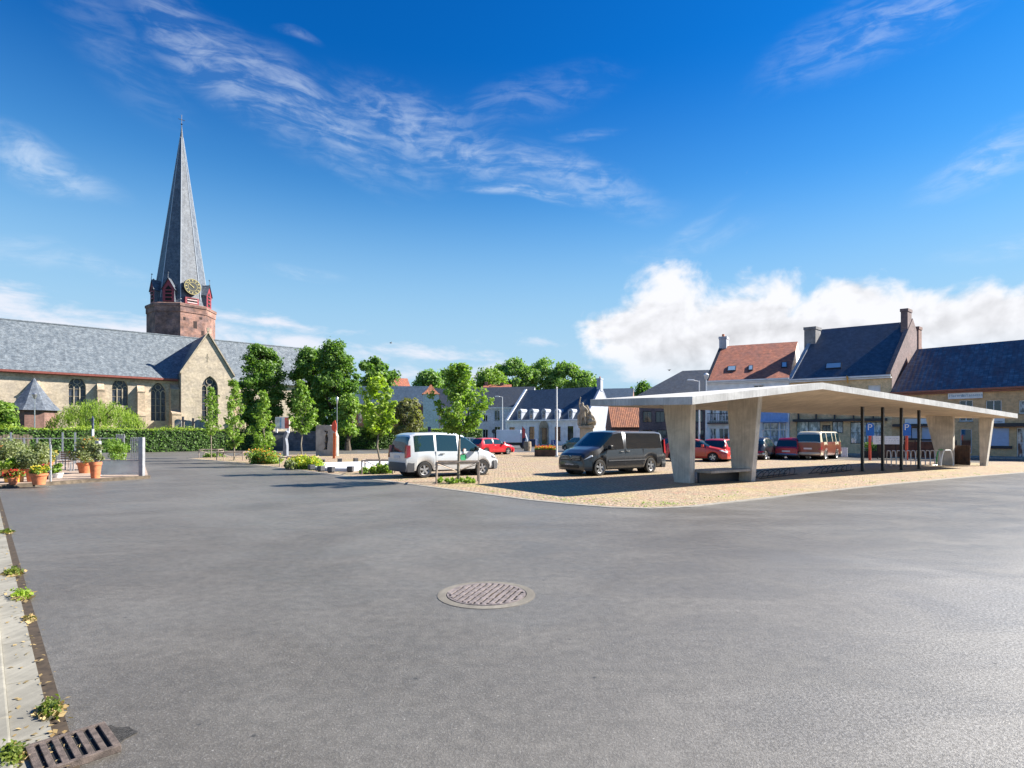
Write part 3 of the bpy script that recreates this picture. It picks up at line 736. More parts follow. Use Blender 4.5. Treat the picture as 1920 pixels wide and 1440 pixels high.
# transept gable
mb = MB(); gw = gx1-gx0; gc = (gx0+gx1)/2; gz, ga = 10.0, 15.35
wa, wb_ = gc-.98+.25, gc+.98+.25; wz0, wzs = 3.0, 8.1
pts, top = arch_pts(wa, wb_, wzs)
wall_grid(mb, gw, gz, [(wa,wz0,wb_,min(gz,wzs+top))], 0, gx0, gp, .45)
arch_hole(mb, wa, wb_, wz0, wzs, gp, .45)
mb.poly([(gx0,gp,gz),(gx1,gp,gz),(gc,gp,ga)])
mb.poly([(gx0,gp,0),(gx0,gp,gz),(gx0,0,gz),(gx0,0,0)]); mb.poly([(gx1,gp,0),(gx1,0,0),(gx1,0,gz),(gx1,gp,gz)])
mb.poly([(gx0,gp+.46,0),(gx1,gp+.46,0),(gx1,gp+.46,gz),(gx0,gp+.46,gz)])
mb.box(gc-.10,gp-.03,11.6,gc+.0,gp+.02,12.7,1); mb.box(gc-.25,gp-.025,12.1,gc+.12,gp+.02,12.25,1)
mb.build('gable_wall', [M_NAVE, M_STONE], church)
church_window(church, wa, wb_, wz0, wzs, gp+.3, lights=3)
mb = MB()
for sg in (-1, 1):
    xe = gx0-.15 if sg < 0 else gx1+.15; ze = gz-.25
    mb.faces([(xe,gp-.12,ze),(gc,gp-.12,ga+.12),(gc,HW+1,ga+.12),(xe,HW*.5,ze)], [(0,1,2,3) if sg<0 else (3,2,1,0)])
    mb.prism([(xe,gp-.22,ze),(xe,gp-.22,ze+.28),(gc,gp-.22,ga+.4),(gc,gp-.22,ga+.12)],(0,.34,0),1)
mb.box(gc-.16,gp-.24,ga+.35,gc+.16,gp+.1,ga+.85,1)
mb.build('transept_roof', [M_SLATE, M_STONE], church)
# tower
tw = Vector((5.0, HW+5.0)); TC = 4.6
front = R(-39.5)-CR        # middle face normal in local angle
def octv(r, z): return [(tw.x+r*math.cos(front+R(22.5)+k*math.pi/4), tw.y+r*math.sin(front+R(22.5)+k*math.pi/4), z) for k in range(8)]
def octring(mb, levels, mi=0, top=True):
    rings = [octv(r, z) for r, z in levels]
    for a, b in zip(rings, rings[1:]):
        for k in range(8): mb.poly([a[k], a[(k+1)%8], b[(k+1)%8], b[k]], mi)
    if top: mb.poly(rings[-1], mi)
TZ = 21.2
mb = MB(); octring(mb, [(TC,8),(TC,TZ-1.35),(TC+.10,TZ-1.3),(TC+.10,TZ-.55),(TC+.22,TZ-.45),(TC+.22,TZ-.12),(TC+.05,TZ)])
mb.build('tower_wall', M_TOWER, church)
def on_face(k, u, v, out, rad):
    """point on octagon face k: u along the face (to the viewer's right), v height, out from apothem"""
    an = front+k*math.pi/4; ap = rad*math.cos(R(22.5))+out; nx, ny = math.cos(an), math.sin(an)
    tx, ty = -ny, nx
    return (tw.x+nx*ap+tx*u, tw.y+ny*ap+ty*u, v)
def facebox(mb, k, u0, u1, v0, v1, o0, o1, rad, mi=0):
    vs = [on_face(k,u,v,o,rad) for o in (o1,o0) for (u,v) in ((u0,v0),(u1,v0),(u1,v1),(u0,v1))]
    mb.faces(vs, [(0,1,2,3),(5,4,7,6),(0,4,5,1),(1,5,6,2),(2,6,7,3),(3,7,4,0)], mi)
M_REC = plain('dark_recess',(.035,.022,.02),.9)
for (u, v, hh, ww) in ((.3,18.2,1.1,.26),(-1.2,18.9,.5,.16),(1.35,17.1,.7,.18),(1.1,19.3,.35,.2)): mb = MB(); facebox(mb,0,u-ww,u+ww,v-hh/2,v+hh/2,-.01,.012,TC); mb.build('wall_slit', M_REC, church)
SR, ST = 3.68, 49.6
mb = MB(); octring(mb, [(SR+.35,TZ-.1),(SR,TZ+.9),(SR*.06,ST-2.0),(.03,ST)]); mb.build('spire', M_SPIRE, church)
M_LEADR = plain('lead_ridge', (.38,.42,.47), .5, .1, .1)
mb = MB()
for k in range(8):
    a, b = octv(SR+.03,TZ+.9)[k], octv(SR*.06+.01,ST-2.0)[k]; mb.tube(a,b,.07,.03,n=4)
mb.build('hip_ridges', M_LEADR, church)
mb = MB(); cx_, cy_ = tw.x, tw.y
mb.tube((cx_,cy_,ST-2.2),(cx_,cy_,ST-.2),.17,.05,n=8); mb.tube((cx_,cy_,ST-.3),(cx_,cy_,ST+1.5),.035,n=5)
mb.box(cx_-.45,cy_-.03,ST+.7,cx_+.45,cy_+.03,ST+.77); mb.lathe([(0,ST-.1),(.16,ST+.05),(0,ST+.2)],(cx_,cy_,0),8)
mb.build('finial_cross', M_DARKF, church)
M_LOUV = plain('red_louvre_frame', (.24,.03,.045), .55, 0, .2)
def dormer(k):
    mb = MB(); rad = SR+.1; w_, z0, z1, zt = .82, TZ+.15, TZ+2.1, TZ+3.5
    # cheeks and steep roof
    P = [on_face(k,-w_,z0,.55,rad),on_face(k,w_,z0,.55,rad),on_face(k,w_,z1,.55,rad),on_face(k,0,zt,.55,rad),on_face(k,-w_,z1,.55,rad)]
    Q = [on_face(k,-w_,z0,-1.0,rad),on_face(k,w_,z0,-1.0,rad),on_face(k,w_,z1,-1.0,rad),on_face(k,0,zt,-1.1,rad),on_face(k,-w_,z1,-1.0,rad)]
    mb.poly(P, 1)
    mb.poly([P[0],P[4],Q[4],Q[0]],0); mb.poly([P[1],Q[1],Q[2],P[2]],0)
    a, b, c = on_face(k,-w_-.18,z1-.22,.7,rad), on_face(k,w_+.18,z1-.22,.7,rad), on_face(k,0,zt+.15,.7,rad)
    a2, b2, c2 = on_face(k,-w_-.18,z1-.22,-1.0,rad), on_face(k,w_+.18,z1-.22,-1.0,rad), on_face(k,0,zt+.15,-1.3,rad)
    mb.poly([a,c,c2,a2],0); mb.poly([b,b2,c2,c],0)
    p = on_face(k,0,zt+.9,.6,rad); mb.tube(c, p, .05, .03, n=4, mi=0); mb.lathe([(0,-.13),(.13,0),(0,.13)],p,6,0)
    o = mb.build('dormer', [M_SPIRE, M_LOUV], church)
    mb = MB()
    A = [on_face(k,-.45,z0+.15,.57,rad),on_face(k,.45,z0+.15,.57,rad),on_face(k,.45,z1-.1,.57,rad),on_face(k,0,z1+.45,.57,rad),on_face(k,-.45,z1-.1,.57,rad)]
    mb.poly(A, 0)
    for zz in (z0+.55, z0+1.1, z0+1.6): facebox(mb,k,-.45,.45,zz,zz+.16,.575,.64,rad,1)
    mb.build('louvre', [M_BLACKHOLE, M_LOUV], o)
for k in (-1,1,-2,2,3,4,-3): dormer(k)
# clock
rad = SR+.1; zc = zh(536,85.0)
mb = MB(); facebox(mb,0,-.95,.95,TZ+.1,TZ+1.05,-.8,.45,rad); facebox(mb,0,-.7,.7,TZ+.62,TZ+.76,.452,.5,rad,1); facebox(mb,0,-.7,.7,TZ+.22,TZ+.36,.452,.5,rad,1)
facebox(mb,0,-.72,.72,TZ+.36,TZ+.62,.446,.454,rad,2); facebox(mb,0,-.72,.72,TZ+.76,TZ+.95,.446,.454,rad,2)
mb.build('louvre_box', [M_LOUV, plain('pink_sill',(.60,.42,.42),.6), M_BLACKHOLE], church)
mb = MB(); vs = [on_face(0,1.18*math.cos(t*math.pi/16),zc+1.18*math.sin(t*math.pi/16),o,rad) for o in (.62,.05) for t in range(32)]
mb.faces(vs, [tuple(range(32))]+[(i,32+i,32+(i+1)%32,(i+1)%32) for i in range(32)])
clk = mb.build('clock_face', plain('clock_black',(.02,.024,.022),.5), church)
M_GOLD = plain('gilt', (.45,.38,.17), .35, .3, .15)
mb = MB()
for r0, r1 in ((1.08,1.16),(.62,.67)):
    for t in range(40):
        a, b = t*math.pi/20, (t+1)*math.pi/20
        mb.poly([on_face(0,r0*math.cos(a),zc+r0*math.sin(a),.635,rad),on_face(0,r1*math.cos(a),zc+r1*math.sin(a),.635,rad),on_face(0,r1*math.cos(b),zc+r1*math.sin(b),.635,rad),on_face(0,r0*math.cos(b),zc+r0*math.sin(b),.635,rad)])
for t in range(12):
    a = t*math.pi/6; c, s_ = math.cos(a), math.sin(a)
    P = [(.78,-.05),(1.02,-.07),(1.02,.07),(.78,.05)]
    mb.poly([on_face(0,x*c-y*s_,zc+x*s_+y*c,.64,rad) for x,y in P])
mb.build('numeral_ring', M_GOLD, clk)
for nm, a, L, ww in (('hour_hand',R(148),.62,.08),('minute_hand',R(140),.95,.06)):
    mb = MB(); c, s_ = math.cos(a), math.sin(a); o_ = .66 if nm[0]=='h' else .68
    mb.poly([on_face(0,x*c-y*s_,zc+x*s_+y*c,o_,rad) for x,y in ((-.2,-ww),(L,-ww*.4),(L,ww*.4),(-.2,ww))]); mb.build(nm, M_GOLD, clk)
# slate-hooded porch building left, standing in front of the nave
px_, Yp = 64, 62.0; x0 = (px_-960)/F*Yp
por = thing('chapel', 'small polygonal brick chapel with a steep pointed slate roof beside the church', 'chapel', (x0, Yp, 0), CR)
mb = MB(); rr = (103-27)/2*Yp/F*1.05
ring = lambda r, z, n=8: [(r*math.cos(R(22.5)+i*2*math.pi/n), r*math.sin(R(22.5)+i*2*math.pi/n), z) for i in range(n)]
a, b = ring(rr*.92,0), ring(rr*.92,zh(768,Yp))
for k in range(8): mb.poly([a[k],a[(k+1)%8],b[(k+1)%8],b[k]])
mb.build('wall', M_RBRICK, por)
mb = MB(); lv = [(rr*1.08,zh(770,Yp)),(rr*.78,zh(757,Yp)),(rr*.30,zh(728,Yp)),(.05,zh(709,Yp))]
for (r0,z0),(r1,z1) in zip(lv, lv[1:]):
    a, b = ring(r0,z0), ring(r1,z1)
    for k in range(8): mb.poly([a[k],a[(k+1)%8],b[(k+1)%8],b[k]])
mb.build('roof', M_SPIRE, por)
# ------------------------------------------------------------------ houses
class House:
    """P0 left front corner, direction of the front, depth; shear k leans the party walls with the plot"""
    def __init__(s, name, label, cat, P0, d, L, depth, ez, rz_, wall, roof, k=0.0, over=.25, group=None, ends='gable', holes=(), ridge=None, dep_front=True):
        s.P0, s.d, s.L, s.D, s.k, s.ez, s.rz = Vector(P0), Vector(d).normalized(), L, depth, k, ez, rz_
        s.t = thing(name, label, cat, (P0[0],P0[1],0), math.atan2(s.d.y, s.d.x), group)
        s.wall, s.roof = wall, roof
        mb = MB(); wall_grid(mb, L, ez, list(holes), 0, 0, 0, .16)
        mb.poly([(0,0,0),(0,0,ez),(0,depth,ez),(0,depth,0)]); mb.poly([(L,0,0),(L,depth,0),(L,depth,ez),(L,0,ez)]); mb.poly([(0,depth,0),(0,depth,ez),(L,depth,ez),(L,depth,0)])
        mb.poly([(0,.17,0),(L,.17,0),(L,.17,ez),(0,.17,ez)])
        if ends == 'gable' or ends == 'right':
            mb.poly([(L,0,ez),(L,depth,ez),(L,depth/2,rz_)])
        if ends == 'gable': mb.poly([(0,0,ez),(0,depth/2,rz_),(0,depth,ez)])
        s.sh(mb); s.w = mb.build('wall', wall, s.t)
        mb = MB()
        if ends == 'gable': gable_roof(mb, 0, L, depth, ez, rz_, over)
        else:
            h = depth*.5
            a,b,c,d_ = (-.2,-over,ez),(L,-over,ez),(L,depth/2,rz_),(h*.9,depth/2,rz_)
            mb.poly([a,b,c,d_]); mb.poly([a,d_,(-.2,depth+over,ez)]); mb.poly([d_,c,(L,depth+over,ez),(-.2,depth+over,ez)]); mb.poly([a,(-.2,depth+over,ez),(L,depth+over,ez),b])
        s.sh(mb); s.r = mb.build('roof', roof, s.t)
    def sh(s, mb):
        if s.k: mb.v = [(v[0]+s.k*v[1], v[1], v[2]) for v in mb.v]
    def x(s, px):
        r = (px-960)/F; return (r*s.P0.y-s.P0.x)/(s.d.x-r*s.d.y)
    def z(s, py, x): return zh(py, s.P0.y+s.d.y*x)
    def rect(s, px0, py0, px1, py1):
        a, b = s.x(px0), s.x(px1); m = (a+b)/2; return (a, max(0,s.z(py1,m)), b, s.z(py0,m))
    def gutter(s, m, r=.07, over=.25):
        mb = MB(); slope = (s.rz-s.ez)/(s.D/2); zz = s.ez-over*slope+.02
        mb.box(0,-over-.11,zz-.06,s.L,-over-.004,zz+.08); mb.box(0,-over-.0,zz-.2,s.L,-.004,zz-.09); s.sh(mb); mb.build('gutter', m, s.t)
    def chimney(s, x0, x1, y0, y1, z0, z1, m, pots=1):
        mb = MB(); mb.box(x0,y0,z0,x1,y1,z1-.25); mb.box(x0-.05,y0-.05,z1-.25,x1+.05,y1+.05,z1)
        s.sh(mb); o = mb.build('chimney', m, s.r)
        if pots:
            mb = MB(); mb.lathe([(.13,z1),(.12,z1+.3),(.0,z1+.3)],((x0+x1)/2+s.k*y0,(y0+y1)/2,0),8); mb.build('chimney_pot', M_TERRA, o)
    def coping(s, x, w, m, up=.28, yb=None):
        mb = MB(); sl = (s.rz-s.ez)/(s.D/2)
        for sg in (0, 1):
            y0, y1 = (-.28, s.D/2) if sg == 0 else (s.D+.28, s.D/2)
            mb.faces([(x-w/2,y0,s.ez-.28*sl),(x+w/2,y0,s.ez-.28*sl),(x+w/2,y1,s.rz),(x-w/2,y1,s.rz),
                      (x-w/2,y0,s.ez-.28*sl+up),(x+w/2,y0,s.ez-.28*sl+up),(x+w/2,y1,s.rz+up),(x-w/2,y1,s.rz+up)],
                     [(0,3,2,1),(4,5,6,7),(0,1,5,4),(1,2,6,5),(2,3,7,6),(3,0,4,7)])
        s.sh(mb); mb.build('gable_coping', m, s.t)
    def skylight(s, px0, py0, px1, py1):
        """roof window placed on the front slope"""
        sl = (s.rz-s.ez)/(s.D/2); out = []
        for px, py in ((px0,py1),(px1,py1),(px1,py0),(px0,py0)):
            r = (px-960)/F; e = (HY-py)/F; n = Vector((-s.d.y, s.d.x)); best = None
            for i in range(200):
                y = i/200*s.D/2; z = s.ez+sl*y+.12
                # world of local (x+k*y, y)
                bx, by = s.P0.x+n.x*y, s.P0.y+n.y*y
                xx = (r*by-bx)/(s.d.x-r*s.d.y); Y = by+s.d.y*xx
                err = abs(EYE+e*Y-z)
                if best is None or err < best[0]: best = (err, xx, y, z)
            out.append(best[1:])
        x0, x1 = (out[0][0]+out[3][0])/2, (out[1][0]+out[2][0])/2; y0, y1 = (out[0][1]+out[1][1])/2, (out[2][1]+out[3][1])/2
        f = lambda x, y, up: (x, y-up*sl/math.hypot(1,sl), s.ez+sl*y+.12+up/math.hypot(1,sl))
        if x1-x0 < .3: x1 = x0+.3
        mb = MB(); mb.faces([f(x0,y0,.0),f(x1,y0,.0),f(x1,y1,.0),f(x0,y1,.0),f(x0,y0,.08),f(x1,y0,.08),f(x1,y1,.08),f(x0,y1,.08)],
            [(4,5,6,7),(0,1,5,4),(1,2,6,5),(2,3,7,6),(3,0,4,7)]); o = mb.build('roof_window', M_DARKF, s.r)
        mb = MB(); e = .07; mb.poly([f(x0+e,y0+e,.085),f(x1-e,y0+e,.085),f(x1-e,y1-e,.085),f(x0+e,y1-e,.085)]); mb.build('pane', make_sky_glass(), o)
_sg = []
def make_sky_glass():
    if not _sg: _sg.append(make_glass('roof_light_glass', (.30,.42,.52), .1, 1.0))
    return _sg[0]
# --- the row on the right, from left to right
hA = [(.55,3.9,1.75,6.3),(2.3,3.9,3.5,6.3)]
def mk(P0, d): return Vector(P0), Vector(d).normalized()
def prep(P0, d, rects):
    P0, d = mk(P0, d); out = []
    for (a, b, c, e) in rects:
        x0 = ((a-960)/F*P0.y-P0.x)/(d.x-(a-960)/F*d.y); x1 = ((c-960)/F*P0.y-P0.x)/(d.x-(c-960)/F*d.y); Y = P0.y+d.y*(x0+x1)/2
        out.append((x0, max(.02, zh(e, Y)), x1, zh(b, Y)))
    return out
PA, DA = (18.5,54.3), (.90,-.43)
rA = prep(PA, DA, [(1331,768,1343,789),(1348,768,1366,789),(1348,803,1366,846),(1331,803,1343,830),(1413,722,1432,742),(1430,770,1470,778),(1430,792,1460,846),(1463,792,1474,838)])
A = House('white_house','white two storey house with red tiled roof and three roof windows behind the canopy','house',PA,DA,7.1,10,6.9,10.65,M_WHITEW,M_PANR,k=.15,holes=rA)
for i, h in enumerate(rA):
    window(A.t,*h, frame=(M_WHITE if i<6 else M_LBLUE), glass=(M_GLASSC if i in (0,1,3) else (M_SHOPG if i>=6 else M_GLASS)), nx=(3 if i==1 else 2), nz=(2 if i in (1,6) else 1), name=('shop_window' if i>=6 else 'window'), sill=(M_GRANITE if i in (0,1,3,4) else None))
A.gutter(M_WHITE); A.coping(.1,.28,M_DARKF,.16)
A.chimney(.0,.7,4.6,5.5,9.6,11.7,plain('grey_white_chimney',(.36,.39,.44),.85,0,.15,2))
for r_ in ((1364,687,1380,696),(1403,686,1412,695),(1465,680,1476,690)): A.skylight(*r_)
mb = MB(); x0, x1 = A.x(1424), A.x(1477); zz = A.z(791,(x0+x1)/2); mb.box(x0,-.9,zz-.05,x1,-.003,zz+.08); mb.box(x0,-.05,zz+.081,x1,-.003,zz+.95); mb.build('shop_fascia', M_LBLUE, A.t)
mb = MB(); x0, x1 = A.x(1326), A.x(1368); zz = A.z(793,(x0+x1)/2)
mb.box(x0,-.75,zz-.08,x1,-.003,zz+.04)
for i in range(13): xx = x0+(x1-x0)*(i+.5)/13; mb.box(xx-.015,-.74,zz+.04,xx+.015,-.71,zz+.85)
mb.box(x0,-.75,zz+.85,x1,-.70,zz+.90); mb.build('balcony', M_DARKF, A.t)
mb = MB(); mb.box(.05,-.03,0,7.05,-.003,.5); mb.build('plinth', M_LBLUE, A.t)
PB, DB = (24.95,51.2), (.83,-.56)
rB = prep(PB, DB, [(1568,724,1596,745),(1627,722,1651,745),(1493,790,1538,846),(1560,790,1581,812),(1594,791,1655,832),(1541,797,1557,850)])
B = House('ochre_house','ochre brick house with tall dark blue slate roof and one roof window','house',PB,DB,7.6,10,6.8,11.6,M_YBRICK2,M_SLATEB,k=.3,holes=rB)
for i, h in enumerate(rB):
    nm = 'window' if i < 2 else ('door' if i == 5 else 'shop_window')
    window(B.t,*h, frame=(M_DARKF if i>=2 else (M_WHITE if i==1 else M_DARKF)), glass=(M_WHITE if i==1 else (M_SHOPG if i in (2,3,4) else M_GLASS)), nx=2, nz=(2 if i in (2,4) else 1), name=nm, sill=(M_GRANITE if i<2 else None))
B.gutter(M_WHITE); B.coping(.1,.3,plain('grey_coping',(.25,.28,.33),.7),.2)
mgrey = bricks('grey_chimney_brick', (.17,.17,.18),(.21,.20,.21),(.25,.25,.25),.22,.07)
B.chimney(-.3,.65,3.4,4.5,9.2,11.8,mgrey,0)
B.coping(7.45,.32,M_PBRICK,.35)
B.chimney(7.05,7.55,3.9,4.9,10.3,12.7,M_PBRICK,0); B.chimney(7.0,7.7,6.2,7.0,9.0,11.4,M_RBRICK,0)
mb = MB(); mb.faces([(7.606,0,4),(7.606,10,4),(7.606,10,6.8),(7.606,5,11.6),(7.606,0,6.8)],[(0,1,2,3,4)]); B.sh(mb); mb.build('gable_wall', M_PBRICK, B.t)
B.skylight(1548,681,1578,692)
mb = MB(); x0, x1 = B.x(1488), B.x(1664); zz = B.z(788,(x0+x1)/2); mb.box(x0,-.55,zz-.1,x1,-.003,zz+.12)
for i in range(5): xx = x0+(x1-x0)*(i+.3)/5; mb.box(xx-.05,-.5,zz+.12,xx+.05,-.003,zz+.7)
mb.build('awning_rail', M_DARKF, B.t)
mb = MB(); xx = B.x(1587); zz = B.z(712,xx); mb.tube((xx,-.02,zz+.35),(xx+.1,-.5,zz+.2),.05,n=6); mb.tube((xx+.1,-.5,zz+.2),(xx+.15,-.5,zz-.35),.09,.04,n=6); mb.build('wall_lamp', M_YPOT, B.t)
PC, DC = (31.25,46.95), (.68,-.73)
rC = prep(PC, DC, [(1798,750,1824,790),(1848,750,1878,790),(1910,750,1944,775),(1694,801,1723,823),(1728,801,1752,832),(1855,803,1892,836),(1766,804,1776,850),(1800,804,1822,850),(1906,802,1930,862),(1948,800,1990,838)])
C_ = House('long_house','long ochre brick house with blue pantile roof and white shop sign, rightmost','house',PC,DC,17,9,5.3,9.0,M_YBRICK,M_PANB,k=.17,holes=rC)
for i, h in enumerate(rC):
    shut = i in (4,5,9)
    if shut:
        mb = MB(); mb.box(h[0],.06,h[1],h[2],.12,h[3])
        zz = h[1]+.1
        while zz < h[3]: mb.box(h[0]+.02,.045,zz,h[2]-.02,.059,zz+.012); zz += .11
        mb.build('shutter', M_SHUT, C_.t)
    else: window(C_.t,*h, frame=(M_WHITE if i!=3 else M_DARKF), glass=(M_SHUT if i==3 else M_GLASSC if i in (2,8) else M_GLASS), nx=(1 if i in (6,7) else 2), nz=(2 if i==8 else 1), name=('door' if i in (6,7,8) else 'window'), sill=(M_GRANITE if i<3 else None))
C_.gutter(plain('copper_gutter',(.30,.10,.06),.6), over=.25)
def band(H, px0, px1, py, h, dep, m, name):
    x0, x1 = H.x(px0), H.x(px1); zz = H.z(py,(x0+x1)/2); mb = MB(); mb.box(x0,-dep,zz-h/2,x1,-.003,zz+h/2); return mb.build(name, m, H.t), x0, x1, zz
band(C_,1676,1752,797.5,.22,.5,M_DARKF,'awning_box'); band(C_,1862,1985,796.5,.26,.5,M_DARKF,'awning_box')
band(C_,1694,1752,824.5,.12,.12,M_DARKF,'sill_band'); band(C_,1850,1898,838.5,.2,.12,M_DARKF,'sill_band')
o,x0,x1,zz = band(C_,1778,1843,741,.0,.0,M_WHITE,'shop_sign'); bpy.data.objects.remove(o)
hs = 13.5*(46.9-.73*(x0+x1)/2)/F
mb = MB(); mb.box(x0,-.14,zz-hs/2,x1,-.06,zz+hs/2); sg_ = mb.build('shop_sign', M_WHITE, C_.t, bevel=.02)
msg = plain('grey_blue_print', (.22,.33,.40), .6); text_mesh('Herenca', .30, msg, sg_, (x0+(x1-x0)*.28,-.145,zz-.02), (R(90),0,0))
text_mesh('& Tassette', .30, msg, sg_, (x0+(x1-x0)*.70,-.145,zz-.02), (R(90),0,0))
o,x0,x1,zz = band(C_,1697,1745,790,.42,.06,M_WHITE,'fascia_sign'); o,x0,x1,zz = band(C_,1862,1884,789.5,.4,.06,M_WHITE,'fascia_sign')
# pavement and steps in front of the row
for (H, L0, L1, nm) in ((A,0,7.1,'pavement'),(B,0,7.6,'pavement'),(C_,0,17,'pavement')):
    mb = MB(); mb.box(L0,-2.2,-.02,L1,-.005,.13); o = mb.build(nm, M_SIDE); o.location = H.t.location; o.rotation_euler = H.t.rotation_euler; tag(o, kind='structure')
# --- dark hipped house left of the white one
PD, DD = (14.25,64.0), (.93,-.37)
rD = prep(PD, DD, [(1205,771,1222,792),(1229,771,1246,792),(1262,770,1287,790),(1302,770,1318,792),(1205,806,1222,838),(1232,806,1250,838),(1268,805,1290,838),(1305,806,1320,845)])
Dh = House('purple_brick_house','dark purple brick house with black hipped slate roof, left of the white house','house',PD,DD,9.4,9.5,6.1,9.2,M_PBRICK,M_ROOFDK,ends='hip',holes=rD)
for h in rD: window(Dh.t,*h, frame=M_DARKF, glass=M_GLASS, nx=2)
# --- low tiled outhouse behind the dark van
PE = at(1146,74)[:2]
E_ = House('tiled_outhouse','low outhouse with bright orange pantile roof between the white gable and the purple brick house','house',PE,(1.0,-.02),4.2,5,zh(799,74),zh(764,76.5),M_RBRICK,M_TILER)
PF = at(1128,112)[:2]
Fh = House('orange_brick_house','small far orange brick house with dark blue roof right of the white gable','house',PF,(.97,-.25),6.0,7,zh(746,111),zh(728,113),M_TOWER,M_SLATEB)
# --- white town hall
PT, DT = (-.9,98.1), (.839,-.545)
cols = [974.5,997,1020,1044.5,1070]
rT = prep(PT, DT, [(992,800,1002,826),(1040,800,1051,826),(1064,799,1075,826),(955,801,965,815),(1014,801,1026,838),(1088,800,1094,826)])
T = House('town_hall','low white building with five dormers, steep blue roof and white chimney gable','building',PT,DT,14.9,12,4.15,9.6,M_WHITEW,M_SLATEB,holes=rT)
for i, h in enumerate(rT):
    if i == 4: window(T.t,*h, frame=M_STONE, glass=M_GLASS, nx=1, name='door', fw=.14)
    else: window(T.t,*h, frame=M_DARKF, glass=M_GLASS, nx=2, nz=2, sill=M_GRANITE)
M_TGAB = plain('shaded_white_render',(.31,.345,.42),.85,0,.12,1.5)  # white render with bluish shade painted in, for gable, dormers, right coping and chimney
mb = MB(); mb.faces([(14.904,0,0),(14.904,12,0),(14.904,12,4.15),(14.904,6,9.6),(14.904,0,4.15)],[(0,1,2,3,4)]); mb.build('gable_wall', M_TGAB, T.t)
mb = MB(); mb.box(0,-.30,3.95,14.9,-.003,4.2); mb.box(0,-.10,3.75,14.9,-.0035,3.945)
for px in (950,985,1008,1032,1057,1082,1096): xx = T.x(px); mb.box(xx-.16,-.07,0,xx+.16,-.004,3.74)
mb.build('cornice', M_WHITEW, T.t)
h = rT[4]; mb = MB(); pts, top = arch_pts(h[0]-.25,h[2]+.25,h[3]-.1,6); mb.prism([(a,-.15,b) for a,b in [(h[0]-.25,h[3]-.1)]+pts+[(h[2]+.25,h[3]-.1)]][::-1],(0,.146,0)); mb.box(h[0]-.25,-.15,0,h[0]-.003,-.004,h[3]-.1); mb.box(h[2]+.003,-.15,0,h[2]+.25,-.004,h[3]-.1); mb.build('door_surround', M_STONE, T.t)
for px in cols:
    xx = T.x(px); Yd = 98.1-.545*xx; w_ = .40; z0, z1 = 4.3, zh(770,Yd+1); mb = MB()
    mb.box(xx-w_,-.12,z0-.1,xx+w_,2.2,z1); mb.lathe([(0,-.14),(w_+.07,-.14),(w_+.07,2.2)],(xx,0,z1-.2),16,axis='y')
    o = mb.build('dormer', M_TGAB, T.r)
    window(o, xx-w_+.14, z0+.1, xx+w_-.14, z1-.02, y=-.17, frame=M_WHITE, glass=M_GLASS, nx=2, nz=2, fw=.05, name='dormer_window')
T.coping(0.1,.42,M_WHITEW,.35); T.coping(14.75,.36,M_TGAB,.2)
T.chimney(14.3,15.0,5.5,6.5,9.0,11.1,M_TGAB,1)
PL1 = at(796,106)[:2]; DL1 = (.985,-.17)
rL = prep(PL1, DL1, [(815,770,822,785),(835,770,842,785),(872,770,880,786),(906,778,914,790),(927,769,937,788),(815,805,823,828),(872,800,880,826),(905,805,915,830),(927,800,938,835)])
L1h = House('pale_terrace_house','pale blue-white two storey terrace with dark roof left of the white town hall','house',PL1,DL1,20,10,zh(763,104.5),zh(728,110),M_BBRICK,M_ROOFDK,holes=rL)
for h in rL: window(L1h.t,*h, frame=M_WHITE, glass=M_GLASS, nx=2, sill=M_GRANITE)
L1h.gutter(M_WHITE)
PL2 = at(655,102)[:2]
rL = prep(PL2, (1,.02), [(672,772,678,793),(684,772,690,793),(706,772,712,793),(735,772,741,793),(760,772,767,793),(785,772,791,793)])
L2h = House('brick_terrace','brick terrace with long blue slate roof behind the small trees','house',PL2,(1,.02),13.6,10,zh(757,102),zh(725,107),M_RBRICK,M_SLATEB,holes=rL)
for h in rL: window(L2h.t,*h, frame=M_WHITE, glass=M_GLASSC, nx=2)
L2h.gutter(M_GREY)
tur = thing('turret_house','small square house with light pointed tiled roof right of the brick terrace','house',at(808,97),R(8))
mb = MB(); mb.box(-1.3,-1.3,0,1.3,1.3,zh(739,97)); mb.build('wall', M_BBRICK, tur)
mb = MB(); e_, a_ = zh(740,97), zh(720,97)
for k in range(4):
    c0, c1 = [(-1.5,-1.5),(1.5,-1.5),(1.5,1.5),(-1.5,1.5)][k], [(-1.5,-1.5),(1.5,-1.5),(1.5,1.5),(-1.5,1.5)][(k+1)%4]
    q0, q1 = (c0[0]*.5,c0[1]*.5,e_+.7), (c1[0]*.5,c1[1]*.5,e_+.7); mb.poly([(*c0,e_),(*c1,e_),q1,q0]); mb.poly([q0,q1,(0,0,a_)])
mb.build('roof', M_TILER, tur)
PR = at(722,124)[:2]
Rh = House('red_roof_house','far house with steep red roof and brick chimney behind the brick terrace','house',PR,(.9,.43),5.8,6,zh(728,124),zh(708,126),M_TOWER,M_PANR)
Rh.chimney(1.6,2.4,2.6,3.4,zh(710,126),zh(699,126),M_TOWER,1); Rh.chimney(-.1,.8,2.5,3.5,zh(714,126),zh(702,126),M_RBRICK,0)
PR = at(905,118)[:2]
Rh2 = House('brown_roof_house','far brick house with brown tiled ridge and two chimneys behind the pale terrace','house',PR,(1,0),6.0,6,zh(735,118),zh(722,121),M_TOWER,M_PANR)
Rh2.chimney(.3,.9,2.6,3.4,zh(724,121),zh(716,121),M_TOWER,0); Rh2.chimney(3.6,4.3,2.6,3.4,zh(724,121),zh(718,121),M_TOWER,0)
